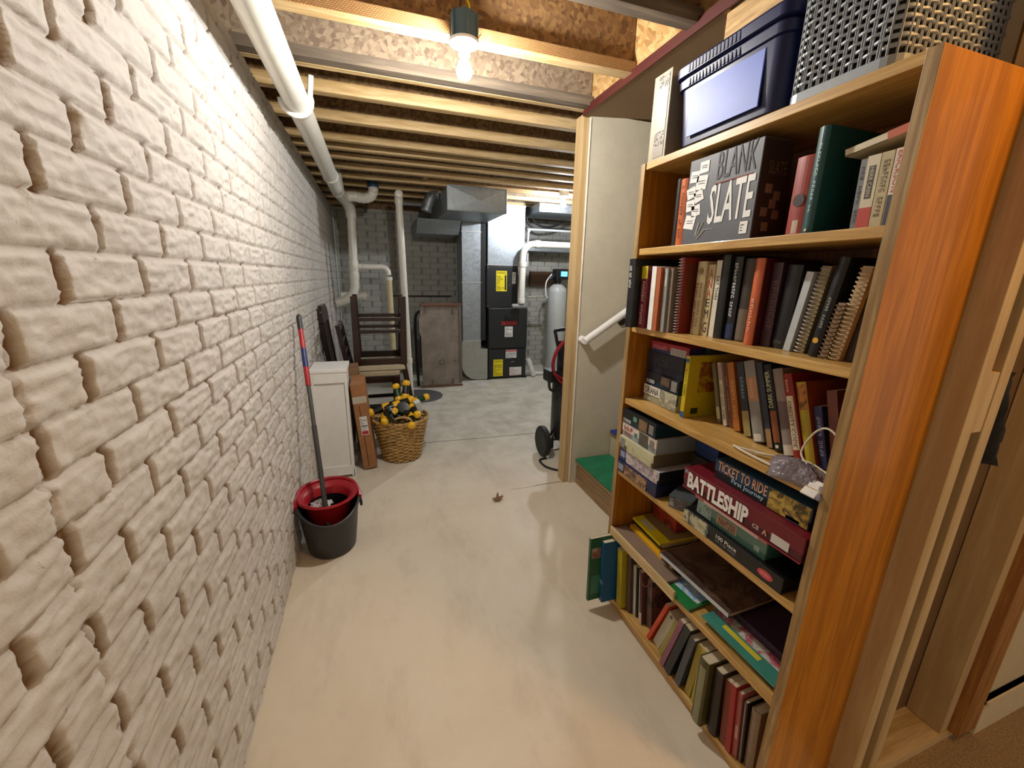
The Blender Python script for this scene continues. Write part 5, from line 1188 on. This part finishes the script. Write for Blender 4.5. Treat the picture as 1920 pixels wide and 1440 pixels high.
# ------------------------------------------------------------------ on top of the bookcase
TOP = 1.786
wb = thing('storage_box', 'tall white patterned box on the bookcase top, left of the blue bin', 'box', (.925, 1.255, TOP))
MB().box(0, .16, -.032, .055, .0003, .255).build('carton', plain('#8f8468', .55), wb, bevel=.002)
MB().box(-.0012, 0, -.022, .03, .01, .245).build('front_panel', plain('#6f5f4a', .5), wb)
MB().box(-.0016, -.0012, -.022, .03, .175, .21).build('glossy_patch', plain('#b8b8b4', .3), wb)
R = random.Random(7); m_ = MB()
for zc, nn in ((.225, 70), (.065, 80)):
    for i in range(nn):
        y_ = R.uniform(-.02, .028); z_ = zc + R.uniform(-.02, .02); a = R.uniform(0, 3.1); l_ = .0022
        m_.tube([(-.0018, y_ - l_ * math.cos(a), z_ - l_ * math.sin(a)), (-.0018, y_ + l_ * math.cos(a), z_ + l_ * math.sin(a))], .0006, 4)
m_.build('speckle_print', plain('#dcdcd8', .4), wb)['kind'] = 'stuff'
NAVY = plain('#111a4a', .42, 0, .04)
bb = thing('storage_bin', 'navy blue plastic storage bin with a ribbed lid on top of the bookcase', 'bin', (1.07, 1.015, TOP))
def lid_outline(x0, x1, y0, y1, bow, r, n=5, k=10):
    return x0, x1, y0, y1
m_ = MB()
levels = [(.0, -.018), (.012, -.002), (.03, 0), (.19, .012), (.192, .020), (.212, .022), (.214, .014)]
def ring(z, g, n=6, bow=.0):
    hx, hy, r = .135 + g, .178 + g, .035; out = []
    for cx, cy, a0 in ((hx - r, hy - r, 0), (-hx + r, hy - r, 90), (-hx + r, -hy + r, 180), (hx - r, -hy + r, 270)):
        for i in range(n + 1):
            a = rad(a0 + 90 * i / n); out.append((cx + r * math.cos(a), cy + r * math.sin(a), z))
    return out
def stack(levels):
    vs = []; fs = []; L = [ring(*l) for l in levels]; k = len(L[0])
    for r in L: vs += r
    for i in range(len(L) - 1):
        for j in range(k): fs.append((i * k + j, i * k + (j + 1) % k, (i + 1) * k + (j + 1) % k, (i + 1) * k + j))
    fs.append(tuple(range(k - 1, -1, -1))); fs.append(tuple(range((len(L) - 1) * k, len(L) * k))); return vs, fs
MB().add(*stack([(.0005, -.022), (.010, -.020), (.018, -.008), (.17, .002), (.172, .009), (.192, .011), (.194, .004), (.200, .004)])).build('tub', NAVY, bb, smooth=True)
MB().add(*stack([(.201, .012), (.203, .016), (.226, .017), (.234, .010), (.235, -.008), (.242, -.012)])).build('lid', NAVY, bb, smooth=True)
m_ = MB()
for i in range(15):
    y_ = .06 - .17 + .0125 * i + .06
    m_.box(-.153, -.148, y_ - .0035, y_ + .0035, .205, .226).box(-.147, -.142, y_ - .0035, y_ + .0035, .173, .191)
m_.build('grip_ribs', NAVY, bb, bevel=.001)
pnl = MB(); pnl.rbox(-.125, .125, -.0, .004, -.062, .062, .002, M=Matrix.Translation((-.134, 0, .098)) @ Matrix.Rotation(PI / 2, 4, 'Z') @ Matrix.Rotation(rad(0), 4, 'X'))
pnl.build('side_panel', plain('#5068bc', .5, 0, .04), bb, bevel=.003, label='paler glossy recessed panel')  # the lamp's reflection is painted in as a lighter blue than the tub
GRY = plain('#959ca1', .38, 0, .04)
gb = thing('lattice_basket', 'grey woven-lattice plastic basket at the near end of the bookcase top', 'basket', (1.085, .698, TOP))
bx0, bx1, by0, by1, bh = -.165, .165, -.112, .108, .26
MB().rbox(bx0, bx1, by0, by1, .0003, .022, .03).build('base_rim', GRY, gb, bevel=.002)
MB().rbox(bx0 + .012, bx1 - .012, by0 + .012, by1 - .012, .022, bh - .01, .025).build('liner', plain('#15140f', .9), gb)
m_ = MB(); mh = MB()
def face(p0, p1, nrm, ncol, nrow):
    p0, p1, nrm = Vector(p0), Vector(p1), Vector(nrm); L = (p1 - p0)
    for i in range(ncol):
        u = (i + .5) / ncol; c = p0 + L * u
        for d in (-.0022, .0022):
            cc = c + L.normalized() * d
            m_.tube([cc + Vector((0, 0, .015)), cc + Vector((0, 0, bh))], .0017, 6)
    for j in range(nrow):
        z = .03 + (bh - .045) * (j + .5) / nrow; pts = []
        for i in range(ncol * 4 + 1):
            u = i / (ncol * 4); ph = math.cos(PI * (u * ncol - .5)) * (1 if j % 2 else -1)
            pts.append(p0 + L * u + nrm * (.0024 * ph) + Vector((0, 0, z)))
        mh.tube(pts, .0023, 6, flat=1.4)
face((bx0 + .005, by0 + .03, 0), (bx0 + .005, by1 - .03, 0), (-1, 0, 0), 10, 15)
face((bx0 + .03, by0 + .005, 0), (bx1 - .03, by0 + .005, 0), (0, -1, 0), 16, 15)
face((bx0 + .03, by1 - .005, 0), (bx1 - .03, by1 - .005, 0), (0, 1, 0), 14, 15)
face((bx1 - .005, by0 + .03, 0), (bx1 - .005, by1 - .03, 0), (1, 0, 0), 9, 15)
m_.build('stakes', GRY, gb, smooth=True); mh.build('woven_bands', GRY, gb, smooth=True)
for cx, cy, a0 in ((bx1 - .03, by1 - .03, 0), (bx0 + .03, by1 - .03, 90), (bx0 + .03, by0 + .03, 180), (bx1 - .03, by0 + .03, 270)):
    m_ = MB()
    for j in range(15):
        z = .03 + (bh - .045) * (j + .5) / 15
        m_.tube([(cx + .026 * math.cos(rad(a0 + q * 22.5)), cy + .026 * math.sin(rad(a0 + q * 22.5)), z) for q in range(5)], .0024, 6, flat=1.75)
    for q in range(3):
        a = rad(a0 + 15 + 30 * q); m_.tube([(cx + .027 * math.cos(a), cy + .027 * math.sin(a), .015), (cx + .027 * math.cos(a), cy + .027 * math.sin(a), bh)], .002, 6)
    m_.build('corner_post', GRY, gb, smooth=True)
MB().rbox(bx0 - .004, bx1 + .004, by0 - .004, by1 + .004, bh - .004, bh + .016, .034).build('top_rim', GRY, gb, bevel=.003)

# crumpled black stand-in added for an unidentified dark shape in the wall bay
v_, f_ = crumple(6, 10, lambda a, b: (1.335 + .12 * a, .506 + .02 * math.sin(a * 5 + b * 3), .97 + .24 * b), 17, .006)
o_ = MB().add(v_, f_).build('black_shape', plain('#050404', .95), loc=(1.42, .51, 1.2), smooth=True); o_.modifiers.new('t', 'SOLIDIFY').thickness = .006
tag(o_, 'unidentified black shape in the empty wall bay at the right edge', 'cloth')
MB().tube([(1.42, .548, 1.225), (1.42, .50, 1.228)], .003, 8)

# ------------------------------------------------------------------ light
w = bpy.data.worlds.new('world'); SC.world = w; w.use_nodes = True
bg = w.node_tree.nodes['Background']; bg.inputs[0].default_value = (1.0, .84, .66, 1); bg.inputs[1].default_value = .42
def area(name, loc, rot, size, power, col, sy=None):
    l = bpy.data.lights.new(name, 'AREA'); l.energy = power; l.color = col; l.size = size
    if sy: l.shape = 'RECTANGLE'; l.size_y = sy
    o = bpy.data.objects.new(name, l); COL.objects.link(o); o.location = loc; o.rotation_euler = rot; return o
# the finished room's warm ceiling lamp, behind and right of the camera
area('room_ceiling_lamp', (1.32, -.05, 2.27), (0, rad(38), 0), .16, 11, (1., .54, .17))
SC.view_settings.view_transform = 'Standard'; SC.view_settings.look = 'None'
SC.view_settings.gamma = 1; SC.view_settings.exposure = 0.18
try: SC.view_settings.use_curve_mapping = False
except Exception: pass
